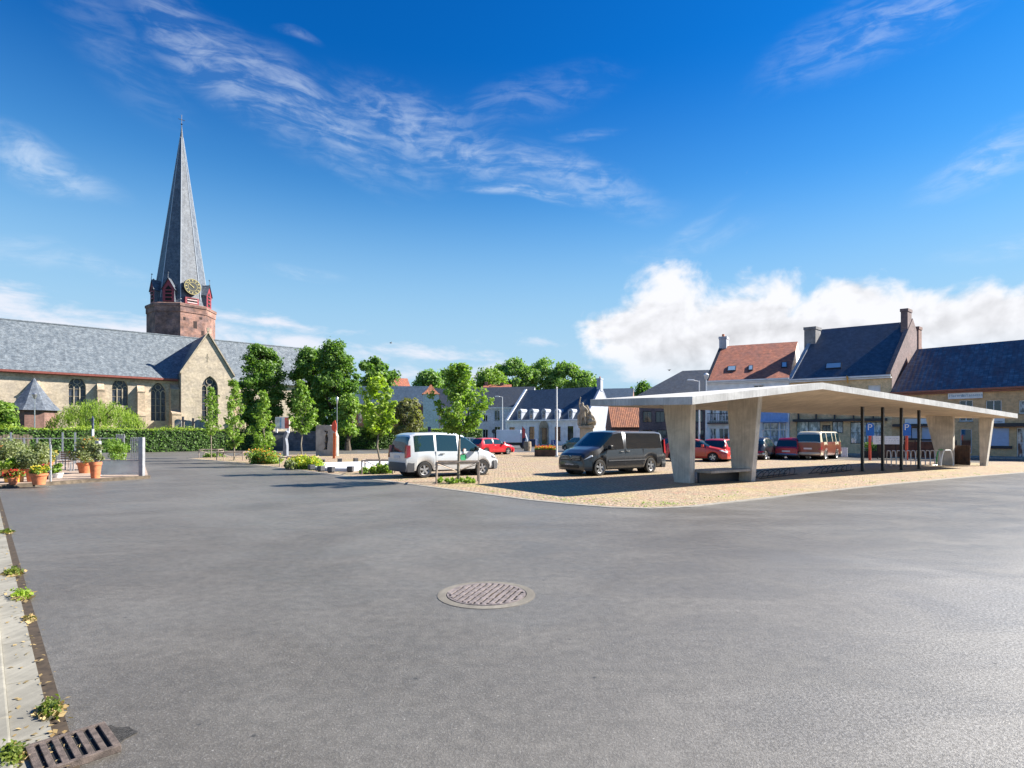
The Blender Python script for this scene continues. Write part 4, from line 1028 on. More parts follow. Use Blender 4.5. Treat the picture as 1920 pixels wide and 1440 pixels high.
# ------------------------------------------------------------------ vehicles
def interp(pts, x):
    for (a, b), (c, d) in zip(pts, pts[1:]):
        if x <= c: 
            if c == a: return d
            return b+(d-b)*(x-a)/(c-a)
    return pts[-1][1]
def car(name, label, cat, pos, heading, spec, P, glass=None, group=None, lod=0):
    """local frame: x forward, origin under the middle of the car; pos = ground point of the middle"""
    g_ = glass or M_CARG; L, Wd = spec['L'], spec['W']; hw = Wd/2
    t = thing(name, label, cat, (pos[0], pos[1], 0), heading, group)
    top, belt, sill = spec['top'], spec['belt'], spec['sill']; wx, wr = spec['wheels'], spec['wr']
    roofz = max(z for _, z in top); rf = spec.get('rf', .8); nose = spec.get('nose', .88); tail = spec.get('tail', .95); arch = wr*1.13
    xs = set()
    for lst in (top, belt): xs |= {p[0] for p in lst}
    for w_ in spec['windows']: xs |= {w_[0], w_[1]}
    for x_ in wx:
        for k in range(-8, 9): xs.add(x_+arch*math.sin(k/8*math.pi/2))
    n = 44
    for i in range(n+1): xs.add(L*i/n)
    xs = sorted(x for x in xs if 0 <= x <= L); xx = [xs[0]]
    for x in xs[1:]:
        if x-xx[-1] > .012: xx.append(x)
    xx[-1] = L; xs = xx
    def section(x):
        zt = interp(top, x); zb = min(interp(belt, x), zt-.06); zs = sill
        for w_ in wx:
            if abs(x-w_) < arch: zs = max(zs, wr+math.sqrt(arch*arch-(x-w_)**2)-.02)
        zs = min(zs, zb-.12)
        u = min(1, max(0, (x-0)/.55)); v = min(1, max(0, (L-x)/.75))
        h = hw*(tail+(1-tail)*math.sin(u*math.pi/2))*(nose+(1-nose)*math.sin(v*math.pi/2))
        q = min(1, max(0, (zt-zb)/(roofz-interp(belt, L/2)))); hr = h*(.94-(.94-rf)*q); rr = .05+.06*q
        return [(h*.95,zs),(h,zs+(zb-zs)*.22),(h*1.0,zs+(zb-zs)*.70),(h*.975,zb),(hr,zt-rr),(hr*.90,zt-rr*.28),(hr*.5,zt-.01*q),(0,zt)]
    S = [section(x) for x in xs]; K = 8
    body = MB(); win = {}
    vs = []
    for x, sct in zip(xs, S):
        for (y, z) in sct: vs.append((x-L/2, -y, z))
        for (y, z) in sct: vs.append((x-L/2, y, z))
    fs = []
    def cls(x0, x1, band):
        m = (x0+x1)/2
        for i, (a, b, kind) in enumerate(spec['windows']):
            if a-1e-4 <= m <= b+1e-4:
                if kind == 'side' and band == 3: return i
                if kind in ('wind', 'rear') and band in (4,5,6): return i
                if kind == 'wrap' and band in (3,4,5,6): return i
        return None
    for i in range(len(xs)-1):
        for sd in (0, 1):
            for k in range(K-1):
                a, b = i*2*K+sd*K+k, (i+1)*2*K+sd*K+k
                q = (a, b, b+1, a+1) if sd == 0 else (a, a+1, b+1, b)
                c = cls(xs[i], xs[i+1], k)
                if c is not None and S[i][3][1] < S[i][4][1]-.005: win.setdefault((c, 0 if spec['windows'][c][2] != 'side' else sd), []).append(q)
                elif c is not None and k >= 4: win.setdefault((c, 0), []).append(q)
                else: fs.append(q)
    for i in (0, len(xs)-1):
        ring = [i*2*K+k for k in range(K)]+[i*2*K+K+k for k in range(K-2, -1, -1)]
        fs.append(tuple(ring) if i else tuple(reversed(ring)))
    def sub(faces, nm, m, par, smooth=True):
        mb = MB(); idx = {}; 
        for f in faces:
            ff = []
            for v in f:
                if v not in idx: idx[v] = len(mb.v); mb.v.append(vs[v])
                ff.append(idx[v])
            mb.f.append(tuple(ff)); mb.m.append(0)
        return mb.build(nm, m, par, smooth, angle=38)
    mats = P if isinstance(P, list) else [P]
    bo = sub(fs, 'body', mats, t)
    if len(mats) > 1:       # two tone: second paint above the given height
        bo.data.polygons.foreach_set('material_index', [1 if p.center.z > spec['tone'] else 0 for p in bo.data.polygons])
    for (c, sd), f in win.items():
        nm = {'side':'side_window','wind':'windscreen','rear':'rear_window','wrap':'windscreen'}[spec['windows'][c][2]]
        sub(f, nm, (spec.get('darkglass') and spec['windows'][c][2]=='side' and c >= spec.get('dg0',0)) and M_CARGD or g_, t)
    # floor, dark inside
    mb = MB(); mb.box(-L/2+.12,-hw*.86,sill-.06,L/2-.15,hw*.86,sill+.35); mb.build('underbody', M_BLACK, t)
    # wheels
    for w_ in wx:
        for sg in (-1, 1):
            y1 = sg*(hw*.985); y0 = sg*(hw-.20)
            mb = MB(); pr = [(wr*.62,y1-sg*.02),(wr*.66,y1),(wr*.93,y1),(wr,y1-sg*.03),(wr,y0+sg*.03),(wr*.93,y0),(wr*.3,y0)]
            mb.lathe(pr,(w_-L/2,0,wr),22,axis='y'); wo = mb.build('wheel', M_TYRE, t, True)
            mb = MB(); mb.lathe([(wr*.64,y1-sg*.012),(wr*.58,y1-sg*.03),(wr*.52,y1-sg*.07),(.0,y1-sg*.07)],(w_-L/2,0,wr),22,axis='y')
            mb.lathe([(wr*.16,y1-sg*.07),(wr*.15,y1-sg*.01),(0,y1-sg*.01)],(w_-L/2,0,wr),12,axis='y')
            ns = 5
            for k in range(ns):
                a = k*2*math.pi/ns+.4; ca_, sa_ = math.cos(a), math.sin(a)
                P4 = [(.12*wr,-.10*wr),(.60*wr,-.14*wr),(.60*wr,.14*wr),(.12*wr,.10*wr)]
                q = [(w_-L/2+u*ca_-v*sa_, y1-sg*.022, wr+u*sa_+v*ca_) for u, v in P4]; mb.poly(q if sg < 0 else q[::-1])
            ro = mb.build('rim', [spec.get('rim', M_RIM)], wo)
            ro.data.materials.append(M_BLACK)
            for p in ro.data.polygons:
                if abs(abs(p.center.y)-abs(y1-sg*.07)) < .004: p.material_index = 1
            # arch liner
        mb = MB(); mb.lathe([(arch-.01,-hw*.80),(arch-.01,-hw*.4),(.05,-hw*.4)],(w_-L/2,0,wr),16,axis='y'); mb.lathe([(arch-.01,hw*.80),(arch-.01,hw*.4),(.05,hw*.4)],(w_-L/2,0,wr),16,axis='y'); mb.build('wheel_arch', M_BLACK, t)
    # bumpers
    bz0, bz1 = spec.get('bump', (sill-.02, sill+.32)); bm = spec.get('bm', mats[0]); nz, tl = nose, tail
    def bumper(x, sgn, h, nm):
        mb = MB(); pl = [(x-sgn*.30,-hw*1.0),(x-sgn*.02,-hw*h*1.02),(x+sgn*.07,-hw*h*.75),(x+sgn*.10,0),(x+sgn*.07,hw*h*.75),(x-sgn*.02,hw*h*1.02),(x-sgn*.30,hw*1.0)]
        k = len(pl); v = [(a,b,bz0) for a,b in pl]+[(a+sgn*.03 if 0<i<k-1 else a,b,(bz0+bz1)/2) for i,(a,b) in enumerate(pl)]+[(a-sgn*.01,b*.99,bz1) for a,b in pl]
        f = []
        for r_ in (0, 1):
            for i in range(k-1):
                q = (r_*k+i, r_*k+i+1, r_*k+k+i+1, r_*k+k+i); f.append(q if sgn > 0 else q[::-1])
        f.append(tuple(range(2*k, 3*k)) if sgn > 0 else tuple(range(3*k-1, 2*k-1, -1))); f.append(tuple(range(k-1,-1,-1)) if sgn > 0 else tuple(range(k)))
        mb.faces(v, f); return mb.build(nm, bm, t, True, angle=30)
    fb = bumper(L/2-.02, 1, nose, 'front_bumper'); rb = bumper(-L/2+.02, -1, tail, 'rear_bumper')
    # lights
    zl = spec.get('zl', (bz1+.03, bz1+.20)); yl = hw*nose
    for sg in (-1, 1):
        lx = L/2; mb = MB()
        a = [(lx+.012,sg*yl*.52,zl[0]),(lx-.02,sg*yl*1.0,zl[0]+.03),(lx-.34,sg*(hw*.985),zl[1]-.02),(lx-.36,sg*hw*.94,zl[1]+.04),(lx-.05,sg*yl*.60,zl[1]-.02)]
        b = [(p[0]-.12,p[1]*.93,p[2]) for p in a]; mb.faces(a+b, [(0,1,2,3,4),(5,9,8,7,6)]+[(i,5+i,5+(i+1)%5,(i+1)%5) for i in range(5)]); mb.build('headlight', M_LAMP, t)
        z0_, z1_ = spec.get('tl', (bz1+.02, bz1+.5)); yy = hw*tail; mb = MB()
        mb.faces([(-L/2-.015,sg*yy*.83,z0_),(-L/2-.012,sg*(yy+.012),z0_),(-L/2+.16,sg*(hw+.006),z0_+.06),(-L/2+.16,sg*(hw*.975),z1_),(-L/2+.03,sg*yy*.97,z1_),(-L/2+.0,sg*yy*.86,z1_),
                  (-L/2+.14,sg*yy*.8,z0_),(-L/2+.16,sg*yy*.8,z1_)], [(0,1,4,5),(1,2,3,4),(0,5,7,6),(0,6,2,1),(5,4,3,7)]); mb.build('tail_light', M_TAIL, t)
        # mirror
        mxp = spec.get('mirror'); 
        if mxp:
            zb = interp(belt, mxp)+.04; mb = MB(); mb.box(mxp-L/2-.07,sg*(hw+.02) if sg>0 else -(hw+.20),zb,mxp-L/2+.08,sg*(hw+.20) if sg>0 else -(hw+.02),zb+.17)
            mb.box(mxp-L/2,(hw*.93) if sg>0 else -(hw+.05),zb+.01,mxp-L/2+.06,(hw+.05) if sg>0 else -hw*.93,zb+.06); mb.build('mirror', M_BLACK if spec.get('bm') or name=='dark_van' else mats[0], t, bevel=.03)
    # seams and handles on both sides
    for sg in (-1, 1):
        mb = MB(); y = sg*(hw+.002)
        for x in spec.get('seams', []):
            zb = interp(belt, x); z0s = sill+.1; mb.box(x-L/2-.006,min(y,y-sg*.02),z0s,x-L/2+.006,max(y,y-sg*.02),zb)
        if spec.get('rub'):
            a, b, z = spec['rub']; mb.box(a-L/2,min(y,y+sg*.02),z,b-L/2,max(y,y+sg*.02),z+.05)
        if mb.v: mb.build('door_seams', M_PLASTIC, t)
        for x in spec.get('handles', []):
            zb = interp(belt, x)-.12; mb = MB(); mb.box(x-L/2-.10,min(y,y+sg*.035),zb,x-L/2+.10,max(y,y+sg*.035),zb+.035); mb.build('door_handle', spec.get('hm', M_BLACK), t, bevel=.01)
    mb = MB(); mb.box(L/2+.085,-.26,bz0+.13,L/2+.10,.26,bz0+.24); mb.build('number_plate', M_PLATE, t)
    pz = spec.get('rpz', bz1+.08); mb = MB(); mb.box(-L/2-.10 if pz < bz1 else -L/2-.02,-.26,pz,-L/2-.09 if pz < bz1 else -L/2-.004,.26,pz+.11); mb.build('number_plate', M_PLATE, t)
    return t
def by_wheels(front, rear, wb0, L, W, side):
    """car centre and heading from the ground points of the visible front and rear wheel; side=+1 if the right side is seen"""
    f, r = Vector(front[:2]), Vector(rear[:2]); d = (f-r).normalized(); left = Vector((-d.y, d.x))
    return d, left
MPV = dict(L=4.38,W=1.82,wheels=(.78,3.50),wr=.325,sill=.30,rf=.83,nose=.80,tail=.95,
  top=[(0,1.0),(.05,1.02),(.14,1.55),(.22,1.72),(.45,1.80),(1.5,1.83),(2.3,1.80),(2.62,1.72),(3.55,1.10),(3.9,1.02),(4.22,.88),(4.38,.70)],
  belt=[(0,1.02),(.9,1.06),(2.9,1.03),(3.5,.98),(4.38,.62)],
  windows=[(.34,1.22,'side'),(1.32,2.28,'side'),(2.42,3.30,'side'),(2.66,3.50,'wind'),(.055,.19,'rear')],
  seams=[1.27,2.35,3.28],handles=[1.55,2.55],rub=(1.25,3.1,.52),bump=(.26,.62),bm=M_PLASTIC,mirror=3.12,tl=(.80,1.30),rpz=.78,hm=M_PLASTIC)
VAN = dict(L=5.0,W=1.90,wheels=(1.02,4.20),wr=.345,sill=.30,rf=.86,nose=.82,tail=.95,
  top=[(0,1.05),(.04,1.08),(.12,1.70),(.25,1.84),(.6,1.89),(3.0,1.90),(3.35,1.84),(4.15,1.22),(4.6,1.10),(4.9,.95),(5.0,.82)],
  belt=[(0,1.12),(2.8,1.10),(3.8,1.06),(4.2,.98),(5.0,.72)],
  windows=[(.30,2.62,'side'),(2.78,3.98,'side'),(3.38,4.10,'wind'),(.045,.17,'rear')],darkglass=True,dg0=0,
  seams=[1.55,2.70,3.85],handles=[2.55,2.95],rub=(1.45,3.75,.60),bump=(.24,.62),mirror=3.72,tl=(.85,1.5),zl=(.66,.84))
HATCH = dict(L=4.0,W=1.70,wheels=(.65,3.15),wr=.30,sill=.24,rf=.76,nose=.80,tail=.93,
  top=[(0,.86),(.06,.90),(.30,1.30),(.45,1.42),(1.0,1.47),(1.9,1.45),(2.2,1.38),(2.95,.98),(3.4,.90),(3.85,.78),(4.0,.62)],
  belt=[(0,.90),(1.0,.93),(2.5,.90),(3.0,.84),(4.0,.56)],
  windows=[(.52,1.42,'side'),(1.50,2.72,'side'),(2.22,2.90,'wind'),(.08,.36,'rear')],
  seams=[1.46,2.7],handles=[1.62],bump=(.20,.52),mirror=2.55,tl=(.62,.98),rpz=.60,hm=P_RED)
# silver people carrier: wheels stand at the photographed points
def place(spec, fw, rw, rightside=True):
    f, r = Vector(fw[:2]), Vector(rw[:2]); d = (f-r).normalized(); left = Vector((-d.y, d.x)); s = 1 if rightside else -1
    xr = spec['wheels'][0]-spec['L']/2
    c = r - d*xr + left*(spec['W']/2)*s
    return c, math.atan2(d.y, d.x)
c, h = place(MPV, (-1.33,24.1), gr(797,896.5))
mpv = car('people_carrier','silver-white people carrier seen from behind, green sticker on its door','car',c,h,MPV,P_SILVER)
# stickers on the door
mb = MB(); mb.lathe([(0,0),(.15,0)],(0,0,0),24,axis='y'); o = mb.build('door_sticker', plain('sticker_green',(.03,.30,.13),.5), mpv); o.location = (.35,-MPV['W']/2-.008,.78)
mb = MB(); mb.lathe([(0,0),(.075,0)],(0,0,0),16,axis='y'); o = mb.build('sticker_dot', plain('sticker_brown',(.30,.16,.13),.5), mpv); o.location = (.40,-MPV['W']/2-.010,1.08)
mb = MB(); mb.box(-.26,-.003,-.02,-.02,.0,.02); mb.box(.02,-.003,.03,.12,.0,.2); o = mb.build('sticker_mark', M_WHITE, mpv); o.location = (.35,-MPV['W']/2-.012,.92)
c, h = place(VAN, gr(1130,892.5), (6.25,25.55), False)
van = car('dark_van','dark graphite van with tinted side windows parked facing the road beside the canopy','van',c,h,VAN,P_DARK)
mb = MB(); L=VAN['L']
mb.box(L/2-.06,-.62,.66,L/2+.035,.62,.86); mb.build('grille', M_BLACK, van, bevel=.02)
mb = MB(); mb.lathe([(.075,0),(.09,.01),(.09,.02),(.075,.025)],(L/2+.03,0,.76),20,axis='x')
for a in (90,210,330): mb.tube((L/2+.045,0,.76),(L/2+.045,.08*math.cos(R(a)),.76+.08*math.sin(R(a))),.010,.004,n=4)
mb.build('badge', M_STEEL, van)
for zz in (.70,.76,.82):
    for y_ in (-.58,.12): mb = MB(); mb.box(L/2+.036,y_,zz,L/2+.044,y_+.46,zz+.012); mb.build('grille_bar', M_STEEL, van)
mb = MB(); mb.box(L/2-.30,-.55,.34,L/2+.112,.55,.46); mb.build('air_intake', M_BLACK, van)
def two(spec, fpx, Yf, rpx, Yr, right=True): return place(spec, at(fpx,Yf), at(rpx,Yr), right)
c, h = two(HATCH, 949, 49.3, 912, 47.8); car('red_hatchback','bright red hatchback facing right behind the silver people carrier','car',c,h,HATCH,P_RED,group='red hatchbacks')
HB = dict(HATCH); HB['rim'] = M_STEEL
c, h = two(HB, 1327, 36.0, 1262, 37.2); car('orange_red_car','orange red car facing right, half hidden behind the leftmost canopy pier','car',c,h,HB,P_RED2)
f = Vector(at(1390,38.3)[:2]); r = Vector(at(1368,36.4)[:2]); c, h = place(HATCH, f, r); car('crimson_hatchback','bright red hatchback seen from behind between the two left canopy piers','car',c,h,HATCH,P_RED)
# vintage cars beyond the canopy
BEET = dict(L=3.9,W=1.5,wheels=(.65,3.05),wr=.31,sill=.30,rf=.68,nose=.72,tail=.70,
  top=[(0,.55),(.12,.80),(.4,1.05),(.7,1.30),(1.1,1.48),(1.7,1.55),(2.1,1.50),(2.45,1.36),(2.65,1.02),(3.2,.98),(3.7,.80),(3.9,.55)],
  belt=[(0,.50),(.5,.92),(2.6,.95),(3.9,.5)],windows=[(.95,1.55,'side'),(1.65,2.35,'side'),(2.45,2.62,'wind'),(.45,.80,'rear')],seams=[1.6,2.5],bump=(.34,.46),bm=M_STEEL,tl=(.5,.62),rpz=.62)
f = at(1466,41.2); r = at(1437,38.6); c, h = place(BEET, Vector(f[:2]), Vector(r[:2])); car('black_classic_car','small black rounded classic car just right of the second canopy pier','car',c,h,BEET,P_BLACK)
BOX = dict(L=3.65,W=1.48,wheels=(.45,2.9),wr=.29,sill=.30,rf=.84,nose=.86,tail=.96,
  top=[(0,.80),(.05,.84),(.28,1.38),(.45,1.50),(2.0,1.52),(2.2,1.46),(2.55,1.02),(3.5,.92),(3.65,.7)],belt=[(0,.86),(2.5,.90),(3.65,.6)],
  windows=[(.38,1.0,'side'),(1.08,1.7,'side'),(1.78,2.4,'side'),(2.22,2.5,'wind'),(.07,.26,'rear')],seams=[1.04,1.74],bump=(.30,.42),bm=M_STEEL,tl=(.5,.64),rpz=.52)
f = at(1521,41.5); r = at(1499,39.3); c, h = place(BOX, Vector(f[:2]), Vector(r[:2])); car('crimson_classic_car','small crimson boxy classic hatchback seen from behind, left of the camper van','car',c,h,BOX,P_RED3)
CAMP = dict(L=4.5,W=1.72,wheels=(.95,3.35),wr=.33,sill=.32,rf=.86,nose=.95,tail=.95,tone=1.10,
  top=[(0,1.20),(.05,1.25),(.16,1.75),(.3,1.90),(.6,1.96),(3.7,1.96),(4.0,1.90),(4.35,1.30),(4.42,1.20),(4.5,.8)],belt=[(0,1.22),(4.3,1.22),(4.5,.75)],
  windows=[(.35,1.2,'side'),(1.3,2.4,'side'),(2.5,3.2,'side'),(3.3,4.1,'side'),(4.02,4.32,'wind'),(.055,.17,'rear')],seams=[1.25,2.45,3.25],bump=(.36,.52),bm=P_CREAM,tl=(.70,.98),rpz=.72,hm=M_STEEL)
f = Vector(at(1577,41.2)[:2]); r = Vector(at(1549,38.9)[:2]); c, h = place(CAMP, f, r); car('camper_van','russet and cream vintage camper van seen from behind under the canopy','van',c,h,CAMP,[P_BROWN,P_CREAM])
c, h = two(HATCH, 905, 58.0, 868, 57.0); car('grey_car','pale grey car mostly hidden behind the silver people carrier and the red hatchback','car',c,h,HATCH,P_GREY)
f = Vector(at(1056,60)[:2]); r = Vector(at(1085,57.5)[:2]); c, h = place(HATCH, f, r, False); car('teal_car','dark teal car behind the planter and the flagpole','car',c,h,HATCH,P_TEAL)
# box lorry
t = thing('box_truck','pale blue-white box lorry parked in front of the white town hall','truck',at(957,70),R(-4))
w2 = 27*70/F; mb = MB(); mb.box(-w2*.98,-.2,.75,w2*.72,2.0,zh(806,70)); mb.build('cargo_box', P_WHITE, t, bevel=.04)
mb = MB(); mb.prism([(w2*.75,-.15,.55),(w2*1.18,-.15,.55),(w2*1.18,-.15,1.15),(w2*1.02,-.15,1.95),(w2*.75,-.15,1.98)],(0,2.0,0)); cb = mb.build('cab', P_WHITE, t, bevel=.04)
mb = MB(); mb.prism([(w2*.85,-.16,1.15),(w2*1.08,-.16,1.15),(w2*.99,-.16,1.8),(w2*.85,-.16,1.82)],(0,.006,0)); mb.build('side_window', M_CARG, cb)
mb = MB(); mb.box(-w2*.95,-.1,.45,w2*1.1,1.9,.74); mb.build('chassis', M_BLACK, t)
for x_ in (-w2*.6, w2*.9):
    mb = MB(); mb.lathe([(0,-.16),(.2,-.17),(.40,-.16),(.42,-.1),(.42,.15)],(x_,0,.42),20,axis='y'); mb.build('wheel', M_TYRE, t)
# dark estate at the far right edge of the street row
f = Vector(at(1222,50)[:2]); r = Vector(at(1256,48)[:2]); c, h = place(HATCH, f, r, False); car('dark_red_car','dark red car between the graphite van and the leftmost canopy pier','car',c,h,HATCH,paint('wine_paint',(.16,.01,.02)))
# ------------------------------------------------------------------ vegetation
def leaf_obj(name, pts, size, m, parent=None, rng=None, out=None, kind=None, aspect=.62, droop=0.0):
    """one mesh of leaf-sized folded quads at the given points; out = direction bias per leaf"""
    n = len(pts); rng = rng or np.random.default_rng(1)
    nrm = rng.normal(size=(n,3)); 
    if out is not None: nrm = nrm*.75+out*1.0
    nrm[:,2] += .35
    nrm /= np.linalg.norm(nrm, axis=1)[:,None]+1e-9
    a = np.cross(nrm, rng.normal(size=(n,3))); a /= np.linalg.norm(a, axis=1)[:,None]+1e-9
    if droop: a = a*(1-droop)+np.array([0,0,-1.0])*droop; a /= np.linalg.norm(a, axis=1)[:,None]
    b = np.cross(nrm, a); b /= np.linalg.norm(b, axis=1)[:,None]+1e-9
    s = size*(.6+.8*rng.random((n,1)))
    v = np.empty((n,4,3)); v[:,0] = pts-a*s; v[:,1] = pts+b*s*aspect+nrm*s*.15; v[:,2] = pts+a*s; v[:,3] = pts-b*s*aspect+nrm*s*.15
    me = bpy.data.meshes.new(name); me.vertices.add(n*4); me.vertices.foreach_set('co', v.reshape(-1))
    me.loops.add(n*4); me.loops.foreach_set('vertex_index', np.arange(n*4, dtype=np.int32))
    me.polygons.add(n); me.polygons.foreach_set('loop_start', np.arange(0, n*4, 4, dtype=np.int32)); me.polygons.foreach_set('loop_total', np.full(n, 4, dtype=np.int32))
    me.materials.append(m); me.update(); me.validate()
    o = bpy.data.objects.new(name, me); COL.objects.link(o)
    if parent: o.parent = parent
    if kind: o['kind'] = kind
    return o
def crown_points(rng, n, prof, R0, z0, z1, ncl, rc, squash=.8, hollow=.45):
    """clumped points in a crown: prof(u) gives radius share at height share u"""
    cl = []
    while len(cl) < ncl:
        u = rng.random(); r = R0*prof(u)*(hollow+(1-hollow)*math.sqrt(rng.random()))*rng.uniform(.75,1.12); a = rng.random()*2*math.pi
        cl.append((r*math.cos(a), r*math.sin(a), z0+(z1-z0)*u, rc*rng.uniform(.55,1.25)))
    cl = np.array(cl); k = rng.integers(0, ncl, n); d = rng.normal(size=(n,3)); d /= np.linalg.norm(d, axis=1)[:,None]
    d *= (rng.random((n,1))**.6+.25*np.abs(rng.normal(size=(n,1))))*cl[k,3][:,None]; d[:,2] *= squash
    p = cl[k,:3]+d; ctr = np.array([0,0,(z0+z1)/2]); out = p-cl[k,:3]; out /= np.linalg.norm(out, axis=1)[:,None]+1e-9
    return p, out, cl
def limb_clusters(rng, prof, R0, z0, z1, nl, rc):
    cl, limbs = [], []
    for i in range(nl):
        u = (i+rng.random())/nl; a = i*2.4+rng.normal()*.4; r = R0*prof(u)*rng.uniform(.62,1.18); zt = z0+(z1-z0)*u; tip = np.array([r*math.cos(a), r*math.sin(a), min(z1, zt+.12*r)])
        base = np.array([0,0,max(z0-.15, zt-r*rng.uniform(.9,1.6))]); limbs.append((base, tip))
        for f in (.42,.6,.78,.96): q = base*(1-f)+tip*f; cl.append((*(q+rng.normal(size=3)*.05), rc*rng.uniform(.7,1.3)*(1.15-.35*f)))
    cl.append((0,0,z1-rc*.3,rc*.8)); return np.array(cl), limbs
def limb_tree(label, px, Y, ztop, zbase, R0, prof, n, size, m, trunk, nl, rc, seed, name='young_tree', group='young trees along the square'):
    rng = np.random.default_rng(seed); t = thing(name, label, 'tree', at(px,Y), rng.random()*6, group)
    cl, limbs = limb_clusters(rng, prof, R0, zbase, ztop, nl, rc); k = rng.integers(0, len(cl), n); d = rng.normal(size=(n,3)); d /= np.linalg.norm(d, axis=1)[:,None]; out = d.copy()
    d *= (rng.random((n,1))**.6+.2*np.abs(rng.normal(size=(n,1))))*cl[k,3][:,None]; d[:,2] *= .7; leaf_obj('crown', cl[k,:3]+d, size, m, t, rng, out*.6)
    mb = MB(); H = ztop-.15*(ztop-zbase)*.5; P = [Vector((rng.normal()*.02*i, rng.normal()*.02*i, H*i/7)) for i in range(8)]
    for i in range(7): mb.tube(P[i], P[i+1], trunk*(1.1-.14*i), trunk*(1.1-.14*(i+1)), n=8, caps=False)
    for b, q in limbs: b, q = Vector(b), Vector(q); mid = b.lerp(q,.5)+Vector((0,0,-.05*(q-b).length)); mb.tube(b, mid, trunk*.32, trunk*.2, n=5, caps=False); mb.tube(mid, q, trunk*.2, trunk*.06, n=4, caps=False)
    mb.build('trunk', M_BARK, t, True); return t
def tree(label, px, Y, ztop, zbase, R0, prof, n, size, m, trunk=.06, ncl=40, rc=.5, seed=1, name='tree', group=None, limbs=8, bark=None, lean=0.0, squash=.8, trunk_top=.8, hollow=.45, droop=0.0, cat='tree'):
    rng = np.random.default_rng(seed); x = at(px, Y)
    t = thing(name, label, cat, x, rng.random()*6, group)
    p, out, cl = crown_points(rng, n, prof, R0, zbase, ztop, ncl, rc, squash, hollow)
    leaf_obj('crown', p, size, m, t, rng, out, droop=droop)
    mb = MB(); H = zbase+(ztop-zbase)*trunk_top; pts = [Vector((rng.normal()*trunk*.4*i, rng.normal()*trunk*.4*i, H*i/5)) for i in range(6)]
    for i in range(5): mb.tube(pts[i], pts[i+1], trunk*(1.15-.2*i) if i else trunk*1.5, trunk*(1.15-.2*(i+1)), n=8, caps=False)
    idx = rng.choice(len(cl), min(limbs, len(cl)), replace=False)
    for i in idx:
        c = Vector(cl[i,:3]); f = min(.95, max(.25, (c.z*.62)/H)); s = pts[0].lerp(pts[-1], f); mid = s.lerp(c,.5)+Vector((0,0,.06*(c-s).length))
        mb.tube(s, mid, trunk*.5, trunk*.32, n=5, caps=False); mb.tube(mid, c, trunk*.32, trunk*.1, n=5, caps=False)
    mb.build('trunk', bark or M_BARK, t, True)
    return t
cone = lambda u: (1-u)**.55*min(1,.35+u*3)
oval = lambda u: math.sin(math.pi*min(1,max(0,u*.9+.07)))**.6
colu = lambda u: (min(1,.5+u*2.2))*(1-max(0,u-.55)/.45)**.6 if u < .999 else .05
wide = lambda u: (.55+1.6*u if u < .28 else 1-.75*(u-.28)/.72)*.98
rnd = lambda u: math.sqrt(max(.02, 1-(2*u-1)**2))
def zz(py, Y): return zh(py, Y)
# young trees in tree guards on the square, left to right
yt = [(396,42,728,812,20,'young tree in front of the church gable, leftmost of the row',L_MID,cone,1500),
      (439,38,712,834,27,'second young tree from the left, in front of the church wall',L_MID,cone,2300),
      (494,35,735,848,27,'third young tree from the left, slender with leaves down to the shrub bed',L_MID,cone,2000),
      (566,31,722,808,29,'fourth young tree from the left, next to the concrete slab sculpture',L_MID,cone,2300),
      (711,25.4,705,806,36,'fifth young tree with loose yellow green leaves, left of the silver people carrier',L_LIME,oval,2600)]
for i, (px, Y, pt, pb, hw_, lb, m, pr, n) in enumerate(yt):
    limb_tree(lb, px, Y, zz(pt,Y), zz(pb,Y), hw_*Y/F, pr, int(n*1.15), .075, m, .045, 24, .22, 10+i)
limb_tree('largest young tree with broad loose crown beside the silver people carrier', 860, 20.6, zz(684,20.6), zz(806,20.6), 62*20.6/F, wide, 6400, .062, L_MID, .055, 44, .21, 33)
# big trees behind the hedge
def big(label, px, Y, pt, pb, hwpx, n, seed, m=L_DEEP, prof=oval, ncl=150, rc=.66, size=.15, name='broadleaf_tree', **kw):
    return tree(label, px, Y, zz(pt,Y), zz(pb,Y), hwpx*Y/F, prof, int(n*2.3), size, m, .28, ncl, rc, seed, name, 'tall trees behind the hedge', 14, bark=M_BARKD, hollow=.25, **kw)
big('dense dark green tree with a round double top in front of the church roof', 492, 66, 652, 812, 42, 9000, 41)
big('tall green tree, left half of the pair right of the church', 582, 68, 655, 812, 36, 8000, 42)
big('tallest green tree, right half of the pair right of the church', 628, 66, 645, 806, 40, 9500, 43)
big('low bright green tree against the hedge, under the tallest tree', 652, 62, 745, 812, 22, 3200, 44, L_MID, rc=.6, ncl=36)
tree('dark green tree with an open arched top behind the brick terrace', 706, 112, zz(676,112), zz(735,112), 34*112/F, rnd, 3800, .34, L_DEEP, .3, 26, 1.2, 45, 'far_tree', 'trees behind the roofs', 10, bark=M_BARKD)
